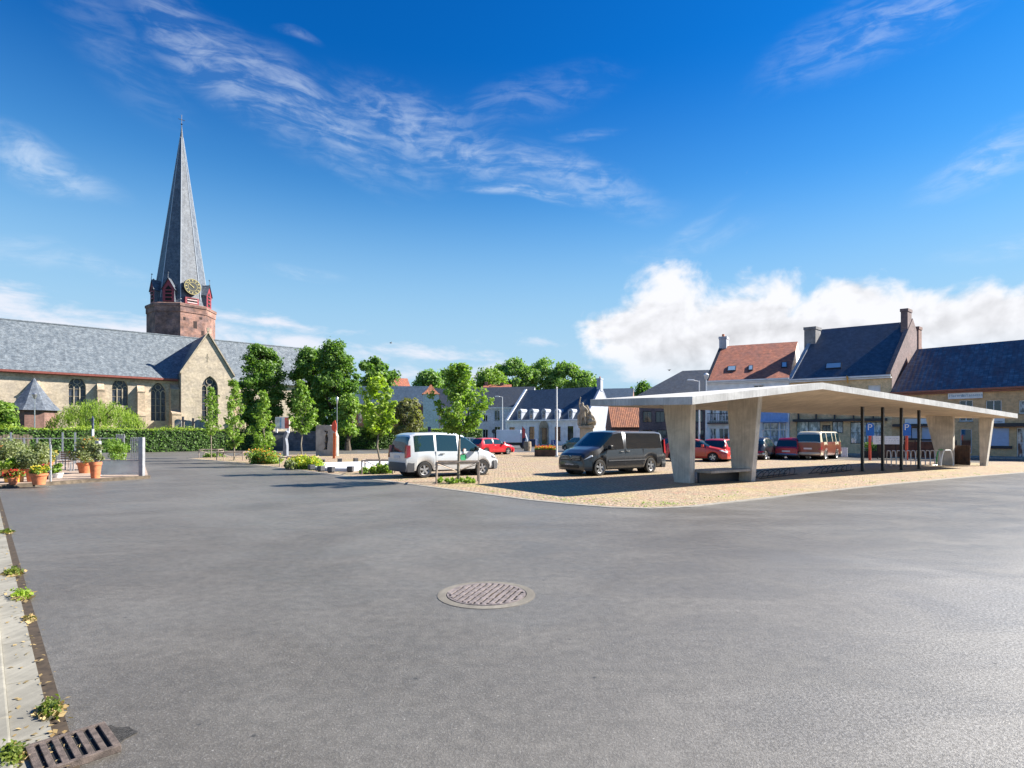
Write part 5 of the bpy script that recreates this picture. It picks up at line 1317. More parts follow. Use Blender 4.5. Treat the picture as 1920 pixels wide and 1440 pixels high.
for i, (px, Y, pt, pb, hw_, n, m, lb) in enumerate([
    (805,118,700,745,26,2800,L_FAR,'pale green tree above the turret roof, left of the largest young tree'),
    (840,124,698,745,24,2400,L_FAR,'pale green tree behind the largest young tree, above the pale terrace'),
    (918,125,694,745,32,2800,L_MID,'low bright green tree above the brown roofed house'),
    (965,132,680,745,44,5600,L_FAR,'wide green tree behind the town hall roof, left of the round one'),
    (1012,136,677,745,46,6000,L_FAR,'round green tree behind the town hall roof, middle of the group'),
    (1062,132,686,745,42,5200,L_FAR,'green tree behind the town hall ridge, right of the middle one'),
    (1098,128,702,745,26,2600,L_FAR,'small green tree just left of the town hall chimney'),
    (1206,126,722,750,15,1400,L_DEEP,'small dark tree peeping over the canopy left of the black hipped roof')]):
    tree(lb, px, Y, zz(pt,Y), zz(pb,Y)-2, hw_*Y/F, rnd, int(n*2.6), .27, m, .3, 80, 1.15, 60+i, 'far_tree', 'trees behind the roofs', 5, bark=M_BARKD, hollow=.3)
tree('dusty olive green tall shrub right of the brick terrace', 762, 66, zz(752,66), zz(812,66), 32*66/F, rnd, 4200, .17, L_BROWN, .1, 50, .6, 80, 'tall_shrub', None, 12, bark=M_BARKD, cat='shrub')
tree('tall yellow green shrub behind the hedge, under the brick terrace windows', 708, 68, zz(768,68), zz(815,68), 26*68/F, rnd, 2600, .16, L_MID, .08, 34, .6, 81, 'tall_shrub', None, 10, bark=M_BARKD, cat='shrub')
tree('bushy green tree cut by the left edge of the picture', 2, 56, zz(757,56), zz(806,56), 22*56/F, rnd, 3000, .16, L_MID, .1, 34, .6, 82, 'broadleaf_tree', None, 10, bark=M_BARKD)
# weeping willow: arching shoots that hang down to the hedge
def willow(px, Y, pt, pb, hwpx, label, seed=5):
    rng = np.random.default_rng(seed); t = thing('weeping_tree', label, 'tree', at(px,Y)); R0 = hwpx*Y/F; zt, z0 = zz(pt,Y), zz(pb,Y); P = []; O = []
    for i in range(520):
        a = round(rng.random()*26)/26*2*math.pi+rng.normal()*.05; r = R0*math.sqrt(rng.random())*.98; x0, y0 = r*math.cos(a), r*math.sin(a)*.6; top = z0+(zt-z0)*math.sqrt(max(.03,1-(r/R0)**2))*rng.uniform(.82,1.04)
        L = rng.uniform(.25,1.0)*(top-z0); k = int(L/.16)+3
        for j in range(k):
            f = j/k; P.append((x0+rng.normal()*.07+math.cos(a)*.25*f, y0+rng.normal()*.07+math.sin(a)*.2*f, top-L*f)); O.append((math.cos(a)*.6,math.sin(a)*.6,.4))
    P, O = np.array(P), np.array(O); idx = np.repeat(np.arange(len(P)), 2); leaf_obj('crown', P[idx]+rng.normal(size=(len(idx),3))*.09, .10, L_WILLOW, t, rng, O[idx], aspect=.30, droop=.75)
    mb = MB()
    for dx in (-.5,.0,.4): mb.tube((dx*1.2,0,0),(dx*3,0,zt*.7),.16,.07,n=7)
    for i in range(9): a = i*.7; mb.tube((0,0,zt*.55),(R0*.7*math.cos(a),R0*.4*math.sin(a),zt*.85),.07,.03,n=5)
    mb.build('trunk', M_BARKD, t)
willow(182, 60, 750, 812, 86, 'wide weeping tree with light green hanging shoots in front of the church')
# hedges: trimmed, dark sides with light new growth on top
def hedge(label, A, B_, h, wd, name='hedge', seed=3):
    A, B_ = Vector(A[:2]), Vector(B_[:2]); d = (B_-A).normalized(); L = (B_-A).length; t = thing(name, label, 'hedge', (A.x,A.y,0), math.atan2(d.y,d.x)); rng = np.random.default_rng(seed)
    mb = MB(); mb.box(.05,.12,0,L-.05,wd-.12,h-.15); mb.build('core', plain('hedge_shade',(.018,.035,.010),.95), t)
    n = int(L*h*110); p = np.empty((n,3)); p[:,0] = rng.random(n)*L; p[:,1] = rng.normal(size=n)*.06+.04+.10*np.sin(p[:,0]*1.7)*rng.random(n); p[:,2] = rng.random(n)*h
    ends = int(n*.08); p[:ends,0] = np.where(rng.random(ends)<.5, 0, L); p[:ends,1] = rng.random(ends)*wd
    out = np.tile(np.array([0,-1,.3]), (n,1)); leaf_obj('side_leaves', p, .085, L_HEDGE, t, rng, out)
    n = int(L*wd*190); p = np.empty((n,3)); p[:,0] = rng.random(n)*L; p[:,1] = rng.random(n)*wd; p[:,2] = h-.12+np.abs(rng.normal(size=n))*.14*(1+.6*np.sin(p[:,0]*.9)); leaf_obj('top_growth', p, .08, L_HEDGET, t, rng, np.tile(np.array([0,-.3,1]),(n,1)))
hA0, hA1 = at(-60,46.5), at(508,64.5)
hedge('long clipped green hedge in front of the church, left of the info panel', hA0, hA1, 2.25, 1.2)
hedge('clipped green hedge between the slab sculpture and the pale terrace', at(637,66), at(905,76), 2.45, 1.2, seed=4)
tree('loose light green shrub at the right end of the church hedge', 500, 60, zz(812,60), .1, 12*60/F, colu, 1500, .12, L_LIME, .05, 20, .4, 90, 'shrub', None, 6, cat='shrub')
# stone churchyard wall and gate piers behind the info panel
t = thing('churchyard_wall','low dark grey stone wall behind the info panel, between the two hedges','wall',at(508,61),math.atan2(3,8.0))
mb = MB(); mb.box(0,0,0,6.2,.4,1.95); mb.box(-.0,-.06,1.953,6.2,.46,2.08); mb.build('masonry', bricks('dark_stone_wall',(.10,.10,.115),(.15,.145,.16),(.08,.08,.09),.45,.22,stain=.4), t)
# lawn of the churchyard
flat('churchyard_lawn',[at(-400,50)[:2],at(505,64)[:2],at(640,69)[:2],at(905,79)[:2],at(905,100)[:2],(-30,140),(-130,90)], .02, plain('lawn',(.06,.11,.02),.95,0,.4,1.5))
# shrub beds on the square
def bush(label, px, Y, wpx, hpx, m, m2=None, seed=1, n=1500, size=.055, name='shrub', z0=0.0, dep=.5, n2=0, parent=None, grp=None):
    rng = np.random.default_rng(seed); t = thing(name, label, 'shrub' if 'shrub' in name else 'plant', at(px,Y,z0), 0, grp); a = wpx*Y/F/2; h = hpx*Y/F
    k = 26; cl = np.stack([rng.uniform(-a*.85,a*.85,k), rng.uniform(-a*dep,a*dep,k), rng.uniform(.12,.85,k)*h], 1); cl[:,2] *= np.sqrt(np.clip(1-(cl[:,0]/a)**2*.6,0,1)); i = rng.integers(0,k,n)
    d = rng.normal(size=(n,3)); d /= np.linalg.norm(d,axis=1)[:,None]; d *= (rng.random((n,1))**.4)*min(a,h)*.42; p = cl[i]+d; p[:,2] = np.clip(p[:,2], .02, None)
    leaf_obj('foliage', p, size, m, t, rng, d/np.linalg.norm(d,axis=1)[:,None])
    if m2: q = p[rng.choice(n, n2 or n//5, replace=False)]+np.array([0,-.02,.05]); leaf_obj('blossom', q, size*.9, m2, t, rng, None)
    return t
bush('low clipped dark green cushions under the leftmost young tree', 399, 43.5, 42, 8, L_MID, None, 1, 900, .05)
bush('rounded shrub bed with yellow and orange tips between the third and fourth young tree', 495, 33.6, 60, 25, L_MID, L_ORN, 2, 3200, .06, n2=420)
bush('yellow green shrub bed around the left end of the white slab', 572, 28.6, 74, 22, L_LIME, L_YEL, 3, 3000, .055, n2=900)
bush('dark grassy tuft at the left corner of the yellow green bed', 545, 28.0, 20, 20, L_OLIVE, None, 31, 900, .06)
bush('flat green ground cover bed under the fifth young tree', 704, 25.2, 62, 15, L_MID, L_LIME, 4, 2400, .05, n2=600)
bush('thin weeds around the foot of the largest young tree', 855, 20.3, 78, 9, L_MID, L_LIME, 5, 1300, .035, n2=300)
# raised planter by the flagpole
Yp_ = 45.0; t = thing('planter_box','dark timber planter box with red and orange flowers beside the flagpole','planter',at(1024,Yp_),R(-6)); a = 21*Yp_/F
mb = MB(); mb.box(-a,-.6,0,a,.6,.55); mb.build('box', M_WOODDK, t)
rng = np.random.default_rng(8); p = np.stack([rng.uniform(-a,a,1400), rng.uniform(-.6,.6,1400), .55+np.abs(rng.normal(size=1400))*.09],1); leaf_obj('foliage', p, .06, L_MID, t, rng)
leaf_obj('blossom', p[:500]+np.array([0,0,.08]), .055, L_REDF, t, rng); leaf_obj('blossom', p[500:900]+np.array([0,0,.08]), .055, L_ORN, t, rng)
# moss and weeds on the road edge of the square
rng = np.random.default_rng(12); P = []
for k in range(170):
    i = rng.integers(0, len(SQ)-1); a, b = SQ[i], SQ[i+1]; f = rng.random(); off = abs(rng.normal())*.5+.05; dx, dy = b[0]-a[0], b[1]-a[1]; l = math.hypot(dx,dy)
    cx, cy = a[0]+dx*f-dy/l*off, a[1]+dy*f+dx/l*off
    for j in range(rng.integers(3,12)): P.append((cx+rng.normal()*.06, cy+rng.normal()*.06, .02+rng.random()*.03))
leaf_obj('joint_weeds', np.array(P), .016, L_MID, None, rng, kind='stuff')
# weeds and dry leaves in the foreground gutter
def gut_plant(s, t_, w_, h_, label, m, seed, n=260, size=.016, dry=0):
    x, y, z = kp(s, t_, .02); rng = np.random.default_rng(seed); t = thing('weed', label, 'plant', (x,y,z), 0)
    p = np.stack([rng.normal(size=n)*w_*.4, rng.normal(size=n)*w_*.4, np.abs(rng.normal(size=n))*h_*.5], 1)
    # along the gutter
    q = np.outer(p[:,0]*1.5, np.array([kd.x,kd.y,0]))+np.outer(p[:,1]*.7, np.array([kn.x,kn.y,0])); q[:,2] = p[:,2]
    leaf_obj('leaves', q, size, m, t, rng)
    if dry: leaf_obj('dry_leaves', q[:dry]*np.array([1.3,1.3,.4]), size*1.5, L_STRAW, t, rng)
def sk(px, py): v = Vector(gr(px,py)[:2])-K0; return v.dot(kd), v.dot(kn)
for i, (px, py, w_, h_, lb, n, sz, dry) in enumerate([(95,1340,.11,.07,'leafy weed with dry brown leaves in the gutter just above the drain',520,.014,260),
    (42,1122,.14,.08,'bright green leafy weed in the gutter, nearest one beyond the drain weed',520,.017,160),(24,1078,.16,.07,'yellow green weed in the gutter behind the bright green one',420,.017,200),
    (10,1000,.2,.06,'far thin weed at the top of the gutter',200,.024,30),(58,1165,.08,.02,'small heap of dry leaves in the gutter',70,.020,70),(20,1432,.12,.09,'grey green weed in the kerb joint at the bottom left corner',520,.013,60)]):
    s_, t_ = sk(px, py); gut_plant(s_, max(t_,.045), w_*.72, h_*.7, lb, L_LIME if i == 1 else L_WEED, 100+i, n, sz, dry)
rng = np.random.default_rng(77); P = []
for k in range(260):
    s_ = rng.random()**1.3*KL*.75; P.append(kp(s_, rng.choice([.07,.15,.22])+rng.normal()*.05, .026))
for k in range(60): s_, t_ = sk(120+rng.normal()*30, 1405+rng.normal()*18); P.append(kp(s_, t_, .022))
leaf_obj('leaf_litter', np.array(P), .016, L_STRAW, None, rng, np.tile(np.array([0,0,2.5]),(len(P),1)), kind='stuff')
# storm drain at the bottom left
dx_, dy_, _ = gr(131,1412); dr = thing('storm_drain','rusty cast iron drain grate with dark slots in the gutter','drain',(dx_,dy_,0),math.atan2(kd.y,kd.x)+R(4))
mb = MB(); mb.box(-.19,-.20,.0045,.19,.17,.0235); mb.build('shaft', M_BLACKHOLE, dr)
mb = MB(); z1 = .038
for b_ in ((-.21,-.22,-.180,.19),(.180,-.22,.21,.19),(-.179,-.22,.179,-.180),(-.179,.150,.179,.19)): mb.box(b_[0],b_[1],0,b_[2],b_[3],z1)
mb.build('frame', M_RUST, dr, bevel=.003)
mb = MB()
for k in range(5): y0 = -.155+k*.062; mb.box(-.178,y0,.024,.178,y0+.034,z1-.002)
mb.build('slotted_grate', M_RUST, dr, bevel=.003); dr.scale = (.9,.88,1)
mb = MB(); pts = []
for k in range(28):
    a = k/28*2*math.pi; r_ = .245+.03*math.sin(3*a)+.012*math.sin(7*a+1)+.012*math.sin(13*a); pts.append((.03+r_*math.cos(a)*(1.12 if math.cos(a)>0 else .9), -.03+r_*math.sin(a)*(1.15 if math.sin(a)<0 else .7), .0042))
mb.poly(pts); mb.build('tar_seal', plain('coarse_tar',(.035,.034,.033),.9,0,.8,60,bmp=.8), dr)

# gravestones seen over the hedge beside the church
gs = [(334,66,786,'square','grey gravestone nearest the buttress left of the church gable'),(343,67,781,'cross','tall dark stone cross left of the church gable'),(353,66,788,'square','low rounded gravestone between the two stone crosses'),
      (362,67,784,'cross','smaller dark stone cross under the left side of the gable'),(372,66,787,'square','wide grey gravestone under the gable window'),(383,66,788,'square','rightmost gravestone, against the leftmost young tree')]
for px, Y, py, kind_, lb in gs:
    t = thing('gravestone', lb, 'gravestone', at(px,Y), R(20), 'gravestones beside the church'); h = zz(py,Y); mb = MB()
    if kind_ == 'cross': mb.box(-.11,-.1,.35,.11,.1,h); mb.box(-.38,-.09,h-.62,-.111,.09,h-.40); mb.box(.111,-.09,h-.62,.38,.09,h-.40)
    else:
        P = [(-.36,-.1,.35),(.36,-.1,.35),(.36,-.1,h-.25)]+[(.36*math.cos(a*math.pi/6),-.1,h-.25+.25*math.sin(a*math.pi/6)) for a in range(1,6)]+[(-.36,-.1,h-.25)]; mb.prism(P,(0,.2,0))
    mb.build('slab', M_CONC2 if kind_ != 'cross' else plain('dark_granite',(.07,.07,.08),.5), t)
    mb = MB(); mb.box(-.5,-.3,0,.5,.3,.349); mb.build('plinth', M_CONC2, t)

# land beyond the village and a far belt of woodland
flat('meadow', [(-900,150),(900,150),(900,1500),(-900,1500)], .03, plain('meadow_grass',(.07,.12,.03),.95,0,.3,.05))
flat('meadow', [(-900,-60),(-45,-60),(-140,90),(-200,149.9),(-900,149.9)], .03, bpy.data.materials['meadow_grass'])
rng = np.random.default_rng(21); n = 26000; th_ = rng.uniform(R(-75),R(75),n); rr2 = rng.uniform(300,340,n)
P = np.stack([np.sin(th_)*rr2, np.cos(th_)*rr2, rng.random(n)*(7+4*np.sin(th_*23)+2.5*np.sin(th_*61+1))],1)
leaf_obj('far_woodland', P, 1.3, L_FAR, None, rng, None, kind='stuff')
# ------------------------------------------------------------------ tree guards
def guard(px, Y, wpx, hz, label, extra=2):
    t = thing('tree_guard', label, 'tree guard', at(px,Y), R(6), 'steel tree guards'); a = wpx*Y/F/2; m = plain('rusty_pale_steel',(.34,.27,.22),.6,.3,.3) if not bpy.data.materials.get('rusty_pale_steel') else bpy.data.materials['rusty_pale_steel']
    C4 = [(-a,-a*.7),(a,-a*.7),(a,a*.7),(-a,a*.7)]
    for c in C4: mb = MB(); mb.tube((*c,0),(*c,hz),.028,n=7); mb.build('upright', m, t)
    mb = MB()
    for i in range(4): mb.tube((*C4[i],hz),(*C4[(i+1)%4],hz),.030,n=7)
    mb.build('top_rail', m, t)
    mb = MB()
    for i in range(4): c = C4[i]; mb.tube((*c,hz-.04),(c[0]*.12,c[1]*.12,hz-.30),.014,n=5)
    mb.build('tie_rod', m, t)
guard(858,20.4,78,.75,'steel tube tree guard round the largest young tree')
guard(710,25.2,56,.60,'steel tube tree guard round the fifth young tree')
guard(562,31,60,.52,'steel tube tree guard round the fourth young tree')
guard(437,38.5,46,.55,'steel tube tree guard round the second young tree')
guard(396,43,34,.60,'steel tube tree guard round the leftmost young tree')
# pale slab with dark timber seats
P = [gr(560,878)[:2],gr(612,884)[:2],gr(660,884.5)[:2],gr(745,876)[:2],gr(745,868.5)[:2],gr(600,872.5)[:2]]
t = thing('stone_slab','low pale blue-white stone slab on the square left of the silver people carrier','slab',(P[0][0],P[0][1],0))
mb = MB(); mb.prism([(p[0]-P[0][0],p[1]-P[0][1],.16) for p in P][::-1],(0,0,-.155)); mb.build('top', M_STEP, t, bevel=.02)
sp = [(552,876),(569,880),(584,882),(602,884.5),(621,886.5),(657,885.5),(605,870),(637,868),(667,867)]
lbs = ['first from the left along the near edge of the pale slab','second from the left along the near edge of the pale slab','third from the left along the near edge of the pale slab','fourth from the left along the near edge of the pale slab','fifth along the near edge of the pale slab','nearest the people carrier on the near side of the pale slab','left one on the far side of the pale slab','middle one on the far side of the pale slab','right one on the far side of the pale slab']
pr_ = None
for i, (px, py) in enumerate(sp):
    x, y, _ = gr(px, py)
    if pr_ is None:
        pr_ = thing('block_seat','dark cube seat, '+lbs[0],'seat',(x,y,0),R(20),'dark cube seats round the slab')
        mb = MB(); mb.box(-.10,-.10,0,.10,.10,.05); mb.build('foot', M_BLACK, pr_); mb = MB(); mb.box(-.13,-.13,.052,.13,.13,.27); mb.build('cube', M_PLASTIC, pr_, bevel=.015)
    else:
        c = copy_tree(pr_); c.location = (x,y,0); c.rotation_euler.z = R(20+i*13); c['label'] = 'dark cube seat, '+lbs[i]
# slab sculpture with the hollow figure
Y = 46.0; s_ = Y/F; t = thing('slab_sculpture','tall beige concrete slab sculpture with a cut-out standing figure','sculpture',at(611,Y),R(-8)); x0, x1 = -20*s_, 21*s_; H_ = zh(797,Y)
def X_(px): return (px-611)*s_
outl = [(x0,0),(x1,0),(x1,zh(818,Y)),(X_(625),zh(801,Y)),(X_(619),H_),(x0,H_)]
hole = [(606.5,843),(613.5,843),(614,835),(615.5,822),(614,814),(615,809),(613,807.5),(611,808),(610.5,811),(611.5,814),(608.5,818),(610,826),(608,831),(609,838)]
ho = [(X_(a),zh(b,Y)) for a, b in hole]
# faces as a bridged ring: split the slab left and right of the hole
def slab_faces(y, flip):
    out = []
    xm0 = min(p[0] for p in ho)-.001; xm1 = max(p[0] for p in ho)+.001; zb0 = min(p[1] for p in ho); zt0 = max(p[1] for p in ho)
    out.append([(x0,0),(xm0,0),(xm0,H_),(x0,H_)]); out.append([(xm1,0),(x1,0),(x1,zh(818,Y)),(X_(625),zh(801,Y)),(X_(619),H_),(xm1,H_)])
    out.append([(xm0,0),(xm1,0),(xm1,zb0),(xm0,zb0)]); out.append([(xm0,zt0),(xm1,zt0),(xm1,H_),(xm0,H_)])
    rt = ho[1:8]; lf = ho[8:]+[ho[0]]
    out.append([(xm1,zb0)]+[(xm1,zt0)]+[(p[0],p[1]) for p in rt[::-1]]); out.append([(xm0,zt0)]+[(xm0,zb0)]+[(p[0],p[1]) for p in lf[::-1]])
    return [[(a,y,b) for a,b in (p if not flip else p[::-1])] for p in out]
mb = MB(); 
for f in slab_faces(0, False)+slab_faces(.45, True): mb.poly(f)
for ring in (outl, ho):
    for (a,b),(c,d) in zip(ring, ring[1:]+ring[:1]): mb.poly([(a,0,b),(a,.45,b),(c,.45,d),(c,0,d)])
mb.build('slab', M_CONC2, t)
mb = MB(); mb.box(min(p[0] for p in ho)-.05,.46,zh(845,Y),max(p[0] for p in ho)+.05,.50,zh(806,Y)); mb.build('back_plate', M_DARKF, t)
# orange steel marker
Y = 41.0; t = thing('steel_marker','tall orange-red steel marker with a flame shaped head in front of the slab sculpture','sculpture',at(626,Y),R(5)); s_ = Y/F
mb = MB(); mb.prism([(-2.2*s_,0,0),(2.0*s_,0,0),(3.6*s_,0,zh(812,Y)),(-1.5*s_,0,zh(812,Y))],(0,.08,0)); mb.build('stem', M_ORANGE, t)
mb = MB(); mb.prism([(-3.4*s_,-.02,zh(806,Y)),(3.4*s_,-.02,zh(812,Y)+.01),(4.6*s_,-.02,zh(797,Y)),(2.2*s_,-.02,zh(788,Y)),(-1.4*s_,-.02,zh(791,Y)),(-4.6*s_,-.02,zh(799,Y))],(0,.12,0)); mb.build('head', M_RED, t)
# info panel and leaning grey stele
Y = 44.0; s_ = Y/F; t = thing('info_panel','white and red striped map panel on a slanted bracket beside the leaning stele','sign',at(530,Y),R(-4))
mb = MB(); mb.box(-14*s_,-.04,zh(804,Y),13*s_,0,zh(782,Y)); pn = mb.build('board', M_WHITE, t)
for (a, b, m) in ((-14,-5,plain('map_sage',(.50,.56,.50),.6,0,.3,3)),(4.5,12.8,plain('map_coral',(.58,.13,.09),.6,0,.3,3)),(-5,-2,plain('map_blue',(.22,.40,.55),.6))):
    mb = MB(); mb.box(a*s_,-.046,zh(803,Y),b*s_,-.041,zh(783,Y)); mb.build('printed_band', m, pn)
mb = MB(); mb.box(9*s_,-.05,zh(812,Y),13*s_,.05,zh(804,Y)-.01); mb.box(-13.5*s_,-.05,zh(811,Y),-10*s_,.05,zh(804,Y)-.01); mb.build('bracket', M_WHITE, t)
Y = 43.0; s_ = Y/F; t = thing('leaning_stele','slim grey stele bending to the left below the map panel','sculpture',at(534,Y),R(-6))
mb = MB(); mb.prism([(-5*s_,0,0),(3.5*s_,0,0),(3.2*s_,0,zh(835,Y)),(1.0*s_,0,zh(822,Y)),(5.5*s_,0,zh(811,Y)),(1*s_,0,zh(807,Y)),(-3.5*s_,0,zh(818,Y)),(-3.5*s_,0,zh(838,Y))],(0,.35,0)); mb.build('shaft', plain('stele_grey',(.17,.19,.23),.6,0,.15), t, bevel=.02)
# flagpole
Y = 43.5; t = thing('flagpole','tall white flagpole between the town hall and the graphite van','flagpole',at(1044,Y))
mb = MB(); mb.tube((0,0,0),(0,0,zh(728,Y)),.075,.05,n=12); mb.build('pole', M_WHITEMETAL, t, True); mb = MB(); mb.lathe([(0,zh(728,Y)-.02),(.08,zh(728,Y)+.05),(0,zh(728,Y)+.12)],n=10); mb.build('cap', M_WHITEMETAL, t, True)
mb = MB(); mb.tube((0,0,0),(0,0,.12),.16,n=12); mb.build('base', M_STEEL, t)
# monument: stone figure with raised arm above a kneeling one, on a plinth
Y = 48.0; s_ = Y/F; mt = thing('war_memorial','weathered stone war memorial with a figure raising an arm on a plinth behind the van','statue',at(1100,Y),R(-10)); zp = zh(798,Y)
mb = MB(); a = 15*s_; mb.box(-a,-a*.8,0,a,a*.8,.9); mb.box(-a*.82,-a*.66,.902,a*.82,a*.66,zp-.22); mb.box(-a*.98,-a*.8,zp-.218,a*.98,a*.8,zp); mb.build('plinth', M_STONE, mt, bevel=.03)
def skin(name, joints, edges, m, parent, sub=2):
    me = bpy.data.meshes.new(name); me.from_pydata([j[:3] for j in joints], edges, []); o = bpy.data.objects.new(name, me); COL.objects.link(o); o.parent = parent
    md = o.modifiers.new('skin', 'SKIN'); 
    for v, j in zip(me.skin_vertices[0].data, joints): v.radius = (j[3], j[4] if len(j) > 4 else j[3])
    me.skin_vertices[0].data[0].use_root = True; md.use_smooth_shade = True
    s2 = o.modifiers.new('sub', 'SUBSURF'); s2.levels = sub; s2.render_levels = sub; me.materials.append(m); return o
k = (zh(742,Y)-zp)/2.55
J = [(0,0,.95*k,.20*k,.17*k),(0,0,1.25*k,.19*k,.15*k),(-.02*k,0,1.52*k,.24*k,.15*k),(-.02*k,-.02*k,1.72*k,.08*k),(-.03*k,-.04*k,1.86*k,.115*k,.125*k),(-.03*k,-.04*k,1.98*k,.09*k),
     (.24*k,0,1.50*k,.085*k),(.42*k,-.1*k,1.25*k,.065*k),(.38*k,-.22*k,1.02*k,.05*k),
     (-.25*k,0,1.56*k,.085*k),(-.30*k,-.03*k,1.95*k,.065*k),(-.22*k,-.05*k,2.30*k,.05*k),(-.20*k,-.05*k,2.45*k,.055*k),
     (-.12*k,0,.80*k,.12*k),(-.14*k,-.05*k,.45*k,.09*k),(-.15*k,0,.06*k,.07*k),(.14*k,0,.80*k,.12*k),(.20*k,-.08*k,.46*k,.09*k),(.24*k,.02*k,.06*k,.07*k)]
E_ = [(0,1),(1,2),(2,3),(3,4),(4,5),(2,6),(6,7),(7,8),(2,9),(9,10),(10,11),(11,12),(0,13),(13,14),(14,15),(0,16),(16,17),(17,18)]
o = skin('standing_figure', J, E_, M_STONE, mt); o.location = (-.32*k,0,zp)
J = [(0,0,.42*k,.22*k,.2*k),(.05*k,0,.75*k,.20*k,.17*k),(.02*k,-.05*k,1.0*k,.09*k),(.0*k,-.1*k,1.13*k,.11*k),(.0,-.1*k,1.22*k,.08*k),(.25*k,-.05*k,.80*k,.07*k),(.40*k,-.15*k,.52*k,.055*k),(-.2*k,-.05*k,.82*k,.07*k),(-.3*k,-.15*k,1.05*k,.055*k),
     (.18*k,-.2*k,.34*k,.13*k),(.42*k,-.25*k,.40*k,.09*k),(.46*k,-.2*k,.06*k,.07*k),(-.15*k,-.1*k,.22*k,.12*k),(-.2*k,.25*k,.08*k,.08*k)]
E_ = [(0,1),(1,2),(2,3),(3,4),(1,5),(5,6),(1,7),(7,8),(0,9),(9,10),(10,11),(0,12),(12,13)]
o = skin('kneeling_figure', J, E_, M_STONE, mt); o.location = (.30*k,0,zp)
mb = MB(); mb.prism([(-.8*k,.1,zp+.003),(.75*k,.1,zp+.003),(.85*k,.1,zp+.35*k),(.35*k,.1,zp+1.15*k),(.05*k,.1,zp+1.8*k),(-.35*k,.1,zp+1.65*k),(-.8*k,.1,zp+.9*k)],(0,.5,0)); mb.build('drapery_block', M_STONE, mt, bevel=.08)
# street lamps
def lamp(px, Y, ptop, label, kind='arm', m=None, pr=1.0):
    t = thing('street_lamp', label, 'street lamp', at(px,Y)); h = zh(ptop,Y); m = m or M_WHITEMETAL
    mb = MB(); mb.tube((0,0,0),(0,0,h),.09*pr,.05*pr,n=10); mb.build('pole', m, t, True)
    if kind == 'arm': mb = MB(); mb.tube((0,0,h-.05),(-.55,0,h+.05),.035,n=6); mb.build('arm', m, t); mb = MB(); mb.box(-1.05,-.13,h-.02,-.45,.13,h+.12); mb.build('lamp_head', m, t, bevel=.04)
    else:
        mb = MB(); mb.lathe([(.05,h),(.14*pr,h+.10),(.26*pr,h+.45),(.14*pr,h+.58),(0,h+.62)],n=12); mb.build('lantern', m, t, True)
lamp(942,82,744,'white street lamp with short arm in front of the pale terrace roof')
lamp(1311,50,714,'tall slim street lamp pole seen above and below the canopy, left of the white house')
lamp(1324,52.5,712,'second slim pole at the left corner of the white house','post')
lamp(65,55,748,'pale lantern post in front of the pointed chapel','lantern',M_STEEL,.8)
lamp(632,50,757,'slim lantern post behind the orange steel marker','lantern',M_STEEL,.5)
# small figure above the hedge before the weeping tree
Y = 50; k = (zh(780,Y)-zh(806,Y))/1.75
t = thing('garden_figure','small dark blue figure with folded arms on a pale post above the hedge','statue',at(174,Y),R(-30))
z0 = zh(806,Y)
mb = MB(); mb.tube((0,0,0),(0,0,z0+.1),.10,n=8); mb.build('post', M_WHITEMETAL, t)
J = [(0,0,.9*k,.17*k,.13*k),(0,0,1.2*k,.18*k,.12*k),(0,0,1.42*k,.2*k,.12*k),(.0,-.01,1.56*k,.07*k),(0,-.03*k,1.66*k,.10*k),(0,-.03*k,1.74*k,.07*k),(.24*k,0,1.38*k,.07*k),(.34*k,-.1*k,1.15*k,.055*k),(.2*k,-.28*k,1.05*k,.05*k),(-.24*k,0,1.38*k,.07*k),(-.34*k,-.1*k,1.15*k,.055*k),(-.2*k,-.28*k,1.05*k,.05*k),(-.09*k,0,.5*k,.10*k),(-.09*k,0,.05*k,.07*k),(.09*k,0,.5*k,.10*k),(.09*k,0,.05*k,.07*k)]
E_ = [(0,1),(1,2),(2,3),(3,4),(4,5),(2,6),(6,7),(7,8),(2,9),(9,10),(10,11),(0,12),(12,13),(0,14),(14,15)]
o = skin('figure', J, E_, plain('navy_bronze',(.05,.065,.11),.6,0,.2), t); o.location = (0,0,z0)
# bollards, litter things by the hedge and town hall
for i, (px, py, m, lb) in enumerate([(368,844,M_WHITEW,'left one of two pale timber bollards before the hedge'),(378,844.5,M_WHITEW,'right one of two pale timber bollards before the hedge')]):
    x, y, _ = gr(px, py); t = thing('bollard', lb, 'bollard', (x,y,0), 0, 'pale bollards'); mb = MB(); mb.tube((0,0,0),(0,0,1.15),.10,n=8); mb.build('post', M_WOOD, t); mb = MB(); mb.lathe([(.10,1.15),(.11,1.2),(0,1.24)],n=8); mb.build('cap', M_WHITEW, t)
Y = 78; s_ = Y/F
t = thing('waste_container','dark blue waste container by the town hall door','container',at(1000,Y),R(-20)); mb = MB(); mb.box(-.42,-.4,.08,.42,.4,1.0); mb.build('body', plain('navy_plastic',(.015,.03,.09),.5), t, bevel=.04); mb = MB(); mb.box(-.45,-.43,1.003,.45,.43,1.09); mb.build('lid', plain('navy_plastic2',(.02,.04,.12),.5), t, bevel=.02)
t = thing('timber_post_group','brown timber barrel planter left of the blue waste container','planter',at(989,60)); mb = MB(); mb.lathe([(0,0),(.36,0),(.42,.5),(.38,1.0),(.33,1.0),(.3,.9),(0,.9)],n=14); mb.build('barrel', M_WOOD, t)
t['label'] = 'brown timber barrel left of the blue waste container'; t.name = 'barrel'; t['category'] = 'barrel'
t = thing('feather_flag','red and navy feather flag on a pole before the town hall','flag',at(981,66),R(10)); s_ = 66/F
mb = MB(); mb.tube((-.12,0,0),(-.12,0,zh(799,66)),.03,n=6); mb.build('pole', M_BLACK, t)
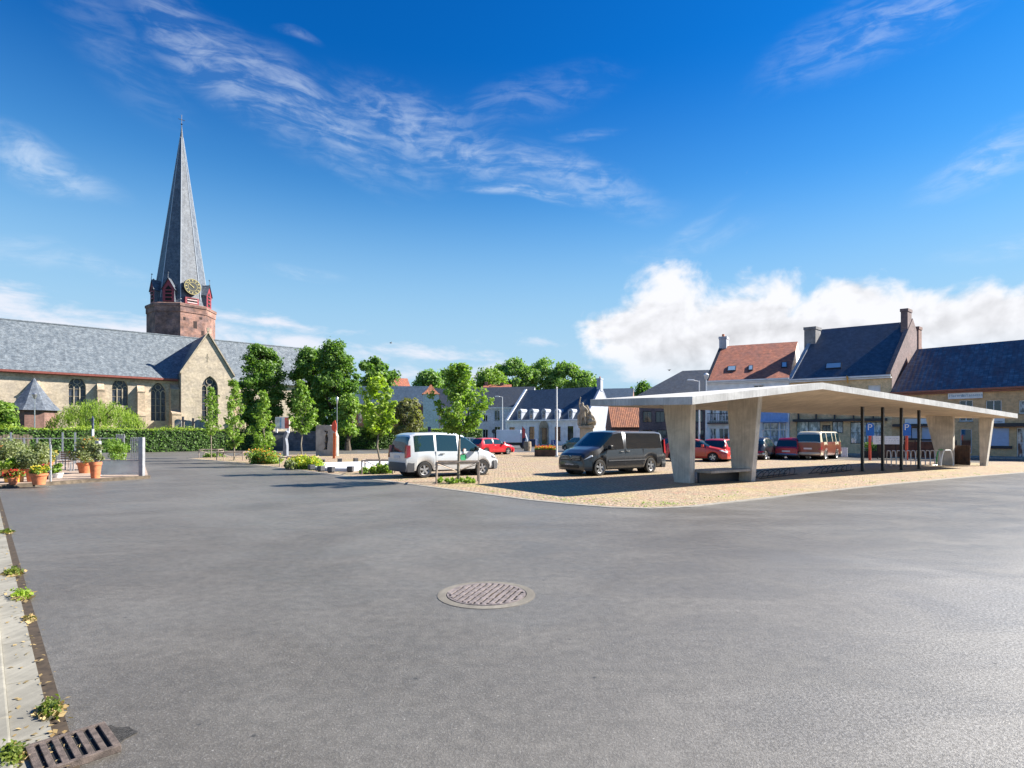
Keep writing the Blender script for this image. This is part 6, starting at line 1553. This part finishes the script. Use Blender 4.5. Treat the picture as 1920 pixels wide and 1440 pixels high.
mb = MB(); mb.prism([(-.10,-.01,zh(822,66)),(.26,-.01,zh(820,66)),(.24,-.01,zh(805,66)),(-.1,-.01,zh(799.5,66))],(0,.02,0)); mb.build('red_cloth', P_RED, t)
mb = MB(); mb.prism([(-.10,-.012,zh(835,66)),(.20,-.012,zh(835,66)),(.26,-.012,zh(822.1,66)),(-.1,-.012,zh(822.2,66))],(0,.02,0)); mb.build('navy_cloth', plain('navy_cloth',(.015,.02,.07),.8), t)
t = thing('disabled_sign','dark blue wheelchair parking board left of the flagpole','sign',at(1038,62),R(-6)); s_ = 62/F
mb = MB(); mb.box(-4.5*s_,-.03,zh(839,62),4.5*s_,.0,zh(825,62)); mb.build('board', plain('deep_sign_blue',(.01,.06,.25),.5), t)
mb = MB(); mb.tube((-.05,-.04,zh(828,62)),(-.04,-.04,zh(833,62)),.035,n=6); mb.tube((-.04,-.04,zh(833,62)),(.12,-.04,zh(833.5,62)),.03,n=6); mb.tube((.12,-.04,zh(833.5,62)),(.18,-.04,zh(837,62)),.03,n=6); mb.lathe([(0,-.07),(.055,0),(0,.07)],(-.05,-.04,zh(827,62)),8); mb.build('wheelchair_mark', M_WHITE, t)
mb = MB(); mb.tube((0,.03,0),(0,.03,zh(839,62)+.1),.035,n=6); mb.build('post', M_STEEL, t)
t = thing('round_sign','dark round road sign on a post behind the red hatchback','sign',at(926,68),R(8)); mb = MB(); mb.tube((0,0,0),(0,0,zh(806,68)),.04,n=6); mb.build('post', M_BLACK, t); mb = MB(); mb.lathe([(0,-.05),(.26,-.05),(.26,-.02),(0,-.02)],(0,0,zh(809,68)),18,axis='y'); mb.build('disc', M_DARKF, t)
t = thing('blue_box_sign','small dark blue sign box above the hedge behind the people carrier','sign',at(805,62),0); mb = MB(); mb.box(-.17,-.06,zh(812,62),.17,.06,zh(800,62)); mb.build('box', plain('ink_blue',(.02,.03,.11),.5), t); mb = MB(); mb.tube((0,0,0),(0,0,zh(812,62)),.04,n=6); mb.build('post', M_DARKF, t)
# cafe furniture and planters before the row of houses
def planter(px, Y, w_, h_, lb, seed):
    t = thing('potted_shrub', lb, 'plant', at(px,Y,.13 if Y > 42 else 0), R(-30)); mb = MB(); mb.box(-w_/2,-.2,0,w_/2,.2,.45); mb.build('planter', M_BLACK, t, bevel=.02)
    rng = np.random.default_rng(seed); p = np.stack([rng.uniform(-w_/2,w_/2,700), rng.uniform(-.25,.25,700), .45+rng.random(700)*h_],1); leaf_obj('foliage', p, .06, L_DEEP, t, rng)
planter(1348,50.6,.9,.8,'dark planter with green leaves beside the white house door',3)
planter(1565,44.6,.8,.75,'dark planter with green leaves at the right of the large shop window',5)
# white market figures seen in the pale blue shop front: display stands
t = thing('display_stand','pale display stand with striped awning before the blue shop front','stand',at(1452,48.3),R(-28)); mb = MB()
for x_ in (-.9,.9): mb.tube((x_,-.3,0),(x_,-.3,2.1),.03,n=6); mb.tube((x_,.3,0),(x_,.3,2.1),.03,n=6)
mb.box(-.95,-.4,.8,.95,.4,.85); mb.build('frame', M_WHITEMETAL, t)
for k_ in range(6): mb = MB(); x_ = -.75+k_*.3; mb.box(x_-.1,-.25,.855,x_+.1,.1,1.15+.1*(k_%3)); mb.build('goods', [M_WHITE,M_LBLUE,M_HEDGEF if False else M_GREY][k_%3], t, bevel=.02)
mb = MB(); mb.box(-1.0,-.5,2.1,1.0,.4,2.16); mb.build('shelf_top', M_STEEL, t)
t = thing('menu_board','white menu board standing left of the wooden screen, before the shutters','sign',at(1583,43.2),R(-38)); mb = MB(); mb.box(-.22,-.02,.05,.22,.02,.75); mb.build('board', M_WHITE, t); mb = MB(); mb.tube((-.2,0,0),(-.2,0,.8),.02,n=5); mb.tube((.2,0,0),(.2,0,.8),.02,n=5); mb.build('legs', M_BLACK, t)
t['label'] = 'small white board standing on the pavement right of the camper van'
# parasol boxes/terrace wind screens before the long house
t = thing('terrace_screen','low dark terrace screen behind the silver hoop rack','screen',at(1715,39.2),R(-46)); 
for i in range(4): mb = MB(); mb.box(-2.2+i*1.12,-.03,.15,-2.2+i*1.12+1.08,.03,1.25); mb.build('panel', M_WOODDK, t)
mb = MB()
for i in range(5): mb.box(-2.24+i*1.12,-.05,0,-2.17+i*1.12,.05,1.35)
mb.build('posts', M_BLACK, t)
t = thing('planter_hedge','dark clipped box hedge in a planter under the white banner','plant',at(1645,42.5),R(-40)); mb = MB(); mb.box(-.8,-.25,0,.8,.25,.5); mb.build('planter', M_BLACK, t); rng = np.random.default_rng(9); p = np.stack([rng.uniform(-.8,.8,1500),rng.uniform(-.28,.28,1500),.45+rng.random(1500)*.7],1); leaf_obj('foliage', p, .05, L_HEDGE, t, rng)
# birds
for (px, py, Y, lb) in ((733,643,60,'small dark bird flying above the far trees'),(1255,694,55,'small dark bird over the black hipped roof')):
    x, y, _ = at(px, Y); t = thing('bird', lb, 'bird', (x,y,zh(py,Y)), R(30)); mb = MB(); mb.lathe([(0,-.16),(.05,-.08),(.06,.03),(.02,.12),(0,.14)],n=8,axis='x'); mb.prism([(-.05,0,.02),(.06,0,.02),(.0,.30,.10)],(0,0,.012)); mb.prism([(.06,0,.02),(-.05,0,.02),(.0,-.30,.10)],(0,0,.012)); mb.build('body', M_BLACK, t)
# ------------------------------------------------------------------ cafe terrace on the left
TE = [gr(-120,930)[:2], gr(0,915)[:2], gr(60,912)[:2], gr(150,905)[:2], gr(278,897)[:2], gr(268,864)[:2], gr(-200,868)[:2]]
t0 = TE[0]; mb = MB(); mb.prism([(p[0],p[1],.10) for p in TE][::-1],(0,0,-.095)) 
tag(mb.build('terrace_floor', M_PAVE), kind='structure')
mb = MB()
for (a, b) in zip(TE[:4], TE[1:5]):
    a, b = Vector(a), Vector(b); d = (b-a).normalized(); n = Vector((d.y,-d.x))
    mb.faces([(*(a+n*.004),0),(*(b+n*.004),0),(*(b+n*.004),.125),(*(a+n*.004),.125),(*(a+n*.16),0),(*(b+n*.16),0),(*(b+n*.16),.12),(*(a+n*.16),.12)],[(4,5,6,7),(3,7,6,2),(0,3,2,1),(1,2,6,5),(0,4,7,3)])
tag(mb.build('terrace_kerb', plain('dark_edge_timber',(.11,.085,.06),.85,0,.4,5)), kind='structure')
def gt(px, py): return gr(px, py, .10)
def pot(name, label, px, py, wpx, hpx, m, foliage=None, flower=None, fh=20, fw=None, seed=1, shape='round', n=900, n2=200, cat='potted plant', leaf=.045):
    x, y, z = gt(px, py); s = y/F; r = wpx*s/2; h = hpx*s; t = thing(name, label, cat, (x,y,.10), R(20)); mb = MB()
    if shape == 'round': mb.lathe([(0,0),(r*.70,0),(r*.92,h*.80),(r*1.02,h*.80),(r*1.04,h),(r*.90,h),(r*.86,h*.88),(0,h*.88)],n=20); mb.build('pot', m, t, True)
    else: mb.prism([(-r*.8,-r*.8,0),(r*.8,-r*.8,0),(r,-r,h),(-r,-r,h)],(0,r*1.8,0)); mb.build('pot', m, t, bevel=.02)
    mb = MB(); mb.lathe([(0,h*.9),(r*.85,h*.89)],n=14); mb.build('soil', M_SOIL, t)
    if foliage:
        rng = np.random.default_rng(seed); FW = (fw or wpx)*s/2; FH = fh*s; k = 16
        cl = np.stack([rng.normal(size=k)*FW*.42, rng.normal(size=k)*FW*.42, h+FH*rng.uniform(.15,.85,k)],1); i = rng.integers(0,k,n); d = rng.normal(size=(n,3)); d /= np.linalg.norm(d,axis=1)[:,None]; d *= rng.random((n,1))**.5*min(FW,FH)*.5
        p = cl[i]+d; leaf_obj('foliage', p, leaf, foliage, t, rng, d/np.linalg.norm(d,axis=1)[:,None]*.7)
        mb = MB()
        for c in cl[:8]: mb.tube((0,0,h*.88),tuple(c),.012,.005,n=4)
        mb.build('stems', M_BARK, t)
        if flower: q = p[rng.choice(n,min(n,n2),replace=False)]; leaf_obj('blossom', q+np.array([0,-.02,.03]), leaf*.9, flower, t, rng)
    return t
pot('flower_pot','yellow orange square pot with lime green leaves at the left edge of the terrace',26,904,26,25,M_YPOT,L_LIME,None,18,30,2,'square')
pot('flower_pot','pot of dense red flowers hanging over its rim, in front of the yellow orange pot',24,908.5,16,13,M_TERRA,L_MID,L_REDF,12,20,3,n=420,n2=190)
pot('flower_pot','large terracotta pot with yellow and red flowers beside the thin terrace post',73,908.5,27,21,M_TERRA,L_MID,L_YEL,12,26,4,n=500,n2=260)
pot('flower_pot','reddish terracotta pot half hidden behind the large terracotta pot',62,903,24,24,M_TERRA,L_OLIVE,None,38,46,5,n=1800)
pot('flower_pot','dark pot of magenta flowers right of the terracotta pots',84,899,14,14,M_BLACK,L_MID,L_PINK,14,16,6,n=400,n2=180)
pot('olive_bush','olive bush with grey green leaves at the far left of the terrace',28,896,26,16,M_GREY,L_OLIVE,None,56,74,7,n=4200,cat='potted plant')
pot('olive_bush','olive bush behind the terracotta pots with silvery leaves',68,893,24,14,M_GREY,L_OLIVE,None,48,50,8,n=2800)
pot('yellow_shrub','golden yellow bush in a pot by the thin terrace post',89,880,18,14,M_TERRA,L_YEL,L_YEL,24,26,9,n=900)
pot('flower_pot','small green plant in a white bowl right of the thin terrace post',108,896,18,9,M_WHITE,L_MID,None,20,20,10,n=500)
pot('oleander','terracotta pot with a tall loose green and orange bush, mid terrace',160,887,27,20,M_TERRA,L_OLIVE,L_ORN,50,46,11,n=2600,n2=160)
pot('tall_pot','tall orange terracotta pot left of the frosted glass panel',179,897,20,31,M_TERRA,L_OLIVE,None,42,22,12,n=900)
pot('green_bush','bright green bush in a white pot right of the grey screen post',212,880,20,14,M_WHITE,L_MID,None,44,40,13,n=2200)
pot('flower_pot','orange leaved plant cut by the left edge of the picture, on a tall pot',2,895,14,40,M_TERRA,L_ORN,None,20,16,14,n=500)
# glass and steel wind screen at the corner
x0,y0,_ = gt(184,893); x1,y1,_ = gt(266,893); Lw = math.hypot(x1-x0,y1-y0)
t = thing('glass_screen','frosted glass terrace panel between two grey steel posts at the terrace corner','screen',(x0,y0,.10),math.atan2(y1-y0,x1-x0)); s_ = y0/F
for x_ in (0, Lw): mb = MB(); mb.box(x_-.08,-.08,0,x_+.08,.08,66*s_ if x_ == 0 else 73*s_); mb.build('post', M_GREY, t, bevel=.01)
M_FROST = plain('frosted_glass',(.66,.76,.78),.25,0,.12,2,spec=.8); M_FROST.node_tree.nodes['Principled BSDF'].inputs['Transmission Weight'].default_value = .45; mb = MB(); mb.box(.10,-.015,.06,Lw-.10,.015,29*s_); mb.build('frosted_pane', M_FROST, t)
mb = MB(); mb.box(.09,-.03,29*s_+.002,Lw-.09,.03,30.5*s_); mb.build('rail', M_GREY, t)
def slat_post(px, py, wpx, hpx, label):
    x,y,_ = gt(px,py); s = y/F; t = thing('slatted_pillar', label, 'screen', (x,y,.10), R(18)); n = 6; W_ = wpx*s
    for i in range(n): mb = MB(); a = -W_/2+W_*i/n; mb.box(a+.015,-.03,.0,a+W_/n-.03,.03,hpx*s); mb.build('slat', M_GREY, t)
    mb = MB(); mb.box(-W_/2,.045,.1,W_/2,.075,.2); mb.box(-W_/2,.045,hpx*s-.2,W_/2,.075,hpx*s-.1); mb.build('rail', M_GREY, t)
slat_post(226,868,15,54,'grey slatted pillar behind the green bush on the terrace')
slat_post(254,872,17,52,'grey slatted pillar just behind the right end of the frosted glass')
x,y,_ = gt(95,904); mb = MB(); mb.tube((0,0,0),(0,0,70*y/F),.032,n=8); o = mb.build('terrace_post', M_STEEL, loc=(x,y,.10)); tag(o,'thin pale steel post at the front edge of the terrace','post')
# rear terrace fence with wire and pale pickets
A_, B2 = gt(-30,872), gt(232,868); d = Vector((B2[0]-A_[0],B2[1]-A_[1])); Lf = d.length; t = thing('terrace_fence','grey rear terrace fence with glass infill and pale uprights','fence',(A_[0],A_[1],.10),math.atan2(d.y,d.x)); s_ = A_[1]/F
for i in range(12): mb = MB(); a = Lf*i/11; mb.box(a-.04,-.03,0,a+.04,.03,1.75 if i in (2,6,7) else 1.45); mb.build('upright', M_STEEL if i in (2,6,7) else M_GREY, t)
mb = MB()
for z_ in (.12,.55,1.40): mb.box(0,-.02,z_,Lf,.02,z_+.04)
mb.build('rail', M_GREY, t)
M_CLEAR, g_, b_ = pmat('clear_screen_glass', .05); b_.inputs['Transmission Weight'].default_value = 1.0; b_.inputs['IOR'].default_value = 1.05; b_.inputs['Base Color'].default_value = (.80,.86,.86,1)
mb = MB(); mb.poly([(0,.0,.60),(Lf,.0,.60),(Lf,.0,1.38),(0,.0,1.38)]); mb.build('glass_infill', M_CLEAR, t)
# pale picket fence further back on the left
A_, B2 = at(-20,38,0), at(62,39,0); d = Vector((B2[0]-A_[0],B2[1]-A_[1])); t = thing('picket_fence','weathered pale picket fence behind the olive bush at the left edge','fence',(A_[0],A_[1],0),math.atan2(d.y,d.x))
mb = MB(); n = 13
for i in range(n): a = d.length*i/n; mb.box(a,-.02,.1,a+.13,.02,1.65+(.08 if i%3 else 0))
mb.build('pickets', M_WOOD, t); mb = MB(); mb.box(0,.023,.4,d.length,.06,.5); mb.box(0,.023,1.3,d.length,.06,1.4); mb.build('rail', M_WOOD, t)
# chairs and a table
def chair(px, py, rz, label):
    x,y,_ = gt(px,py); t = thing('terrace_chair', label, 'chair', (x,y,.10), rz, 'grey terrace chairs')
    mb = MB(); mb.box(-.22,-.22,.43,.22,.22,.46); mb.build('seat', M_WOODDK, t, bevel=.01)
    for sx in (-.2,.2):
        for sy in (-.2,.2): mb = MB(); mb.tube((sx,sy,0),(sx,sy,.43 if sy<0 else .88),.014,n=5); mb.build('leg', M_GREY, t)
    mb = MB()
    for k in range(4): mb.box(-.2,.19,.55+k*.09,.2,.21,.60+k*.09)
    mb.build('backrest', M_WOODDK, t)
chair(122,884,R(30),'dark slatted chair left of the terrace table'); chair(140,880,R(-40),'dark slatted chair right of the terrace table')
x,y,_ = gt(130,882); t = thing('terrace_table','square grey terrace table between two dark chairs','table',(x,y,.10),R(10)); mb = MB(); mb.box(-.4,-.4,.70,.4,.4,.73); mb.build('tabletop', M_GREY, t, bevel=.008)
for sx in (-.35,.35):
    for sy in (-.35,.35): mb = MB(); mb.box(sx-.02,sy-.02,0,sx+.02,sy+.02,.70); mb.build('leg', M_GREY, t)
# ------------------------------------------------------------------ cut faces that only the renderer would see from behind are left double sided
for o in list(SC.objects):
    if o.type == 'MESH' and o.parent is None and 'label' not in o and 'kind' not in o: o['kind'] = 'structure'
